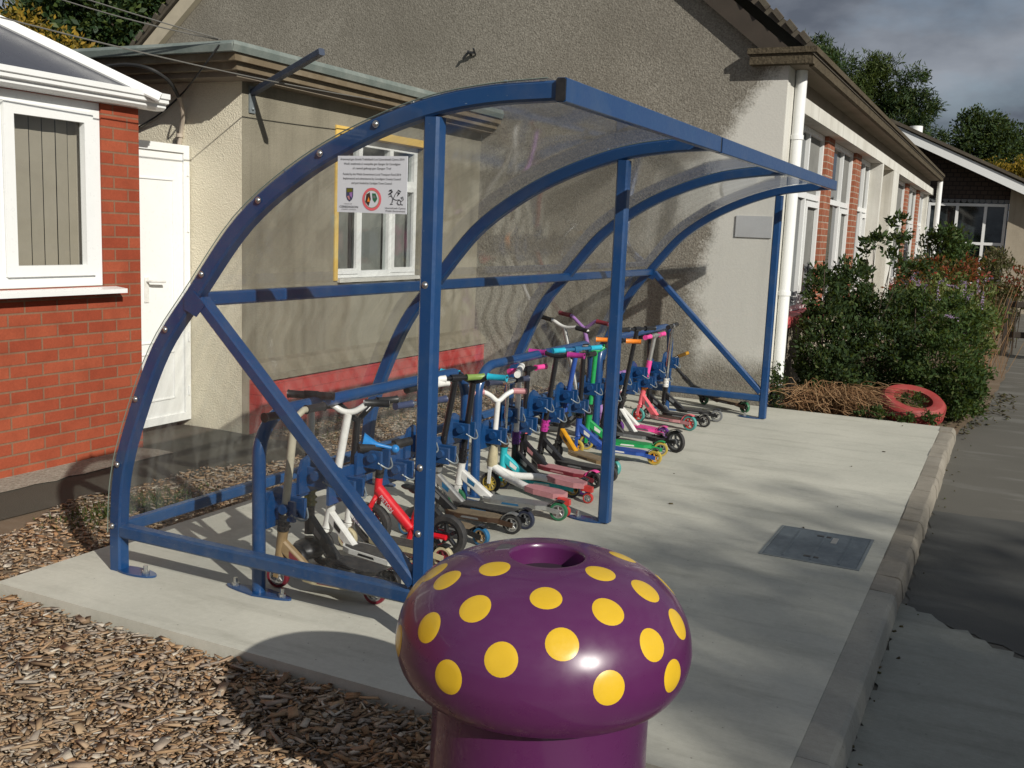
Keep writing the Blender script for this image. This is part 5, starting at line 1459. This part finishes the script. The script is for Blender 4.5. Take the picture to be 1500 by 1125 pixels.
tree('broadleaf_tree', (-21.5, 14, -.2), 7, 2, 'yellow leaved tree over the white roof bar at the far left', None, 'autumn',
     [((-22.4, 14, 5.9), (1.3, 1.2, .75), 46, 50, .24), ((-20.6, 14, 5.45), (.9, 1, .45), 26, 46, .2), ((-19.4, 14, 5.0), (.5, .8, .25), 12, 40, .14)], .15, .2, .15)
# trees standing beside the road behind the photographer, whose shade falls over the near slab and road
def sunward(a, sd, z):
    return (a * math.cos(R(28.5)) + sd * math.sin(R(28.5)), -a * math.sin(R(28.5)) + sd * math.cos(R(28.5)), z)
bx_, by_, _ = sunward(20, -.5, 0)
tree('broadleaf_tree', (bx_, by_, -.2), 9.4, 2, 'tall thin leaved tree across the road to the right of the camera', None, 'leafmid',
     [(sunward(20, -.25, 8.1), (1.5, 1.55, 1.85), 300, 60, .5), (sunward(20.4, 1.6, 7.7), (1.5, 1.5, 1.9), 220, 60, .5), (sunward(19.8, -.3, 6.0), (1.5, 1.4, 1.9), 220, 60, .5), (sunward(20.2, 1.6, 5.6), (1.5, 1.5, 1.6), 200, 60, .5), (sunward(20.2, .5, 9.9), (1.5, 1.8, .8), 60, 40, .45), (sunward(20.2, 3.4, 7.4), (1.5, .8, 1.6), 50, 50, .45)], .15, .2, .2)

# ================================================================== SKY, SUN, CAMERA
AZ_, EL_ = R(28.5), R(28.8)
w = bpy.data.worlds.new('World'); scene.world = w; w.use_nodes = True
t = w.node_tree; t.nodes.clear()
def N(typ): return t.nodes.new(typ)
sky = N('ShaderNodeTexSky'); sky.sky_type = 'NISHITA'; sky.sun_disc = False
sky.sun_elevation = EL_; sky.sun_rotation = R(90) + AZ_
sky.air_density = 1.0; sky.dust_density = 1.2
tc = N('ShaderNodeTexCoord'); mp = N('ShaderNodeMapping'); mp.inputs['Scale'].default_value = (1, 1, 2.2); mp.inputs['Location'].default_value = (.35, .1, .2)
t.links.new(tc.outputs['Generated'], mp.inputs[0])
nz = N('ShaderNodeTexNoise'); nz.inputs['Scale'].default_value = 2.6; nz.inputs['Detail'].default_value = 8; nz.inputs['Roughness'].default_value = .55
t.links.new(mp.outputs[0], nz.inputs['Vector'])
nz2 = N('ShaderNodeTexNoise'); nz2.inputs['Scale'].default_value = 5.5; nz2.inputs['Detail'].default_value = 7
t.links.new(mp.outputs[0], nz2.inputs['Vector'])
cr = N('ShaderNodeValToRGB'); cr.color_ramp.elements[0].position = .36; cr.color_ramp.elements[0].color = (1.2, 1.38, 1.75, 1)
cr.color_ramp.elements[1].position = .62; cr.color_ramp.elements[1].color = (3.4, 3.7, 4.2, 1)
t.links.new(nz2.outputs[0], cr.inputs[0])
fr = N('ShaderNodeValToRGB'); fr.color_ramp.elements[0].position = .24; fr.color_ramp.elements[1].position = .44
t.links.new(nz.outputs[0], fr.inputs[0])
mx = N('ShaderNodeMix'); mx.data_type = 'RGBA'
t.links.new(fr.outputs[0], mx.inputs[0]); t.links.new(sky.outputs[0], mx.inputs[6]); t.links.new(cr.outputs[0], mx.inputs[7])
bgn = N('ShaderNodeBackground'); bgn.inputs['Strength'].default_value = .09
t.links.new(mx.outputs[2], bgn.inputs[0])
ow = N('ShaderNodeOutputWorld'); t.links.new(bgn.outputs[0], ow.inputs[0])

ld = bpy.data.lights.new('sun', 'SUN'); ld.energy = 4.6; ld.angle = R(.53); ld.color = (1, .955, .87)
so = bpy.data.objects.new('sun', ld); COL.objects.link(so)
Ld = V((-math.cos(AZ_) * math.cos(EL_), math.sin(AZ_) * math.cos(EL_), -math.sin(EL_)))
so.rotation_euler = Ld.to_track_quat('-Z', 'Y').to_euler()
so.location = (20, -10, 15)

cd = bpy.data.cameras.new('camera'); cam = bpy.data.objects.new('camera', cd); COL.objects.link(cam)
cd.sensor_width = 36; cd.lens = 1486.93 / 1500 * 36; cd.clip_end = 500; cd.clip_start = .05
yaw, pit, rol = .454, .1511, .0408
fw = V((-math.sin(yaw) * math.cos(pit), math.cos(yaw) * math.cos(pit), -math.sin(pit)))
rt = V((math.cos(yaw), math.sin(yaw), 0)); up = rt.cross(fw)
r2 = rt * math.cos(rol) + up * math.sin(rol); u2 = -rt * math.sin(rol) + up * math.cos(rol)
cam.matrix_world = Matrix(((r2.x, u2.x, -fw.x, 1.799), (r2.y, u2.y, -fw.y, -4.8565), (r2.z, u2.z, -fw.z, 1.5), (0, 0, 0, 1)))
scene.camera = cam
scene.render.resolution_x = 1024; scene.render.resolution_y = 768
scene.cycles.transparent_max_bounces = 24
scene.cycles.max_bounces = 8
vs_ = scene.view_settings
vs_.view_transform = 'Standard'; vs_.look = 'None'; vs_.exposure = 0; vs_.gamma = 1
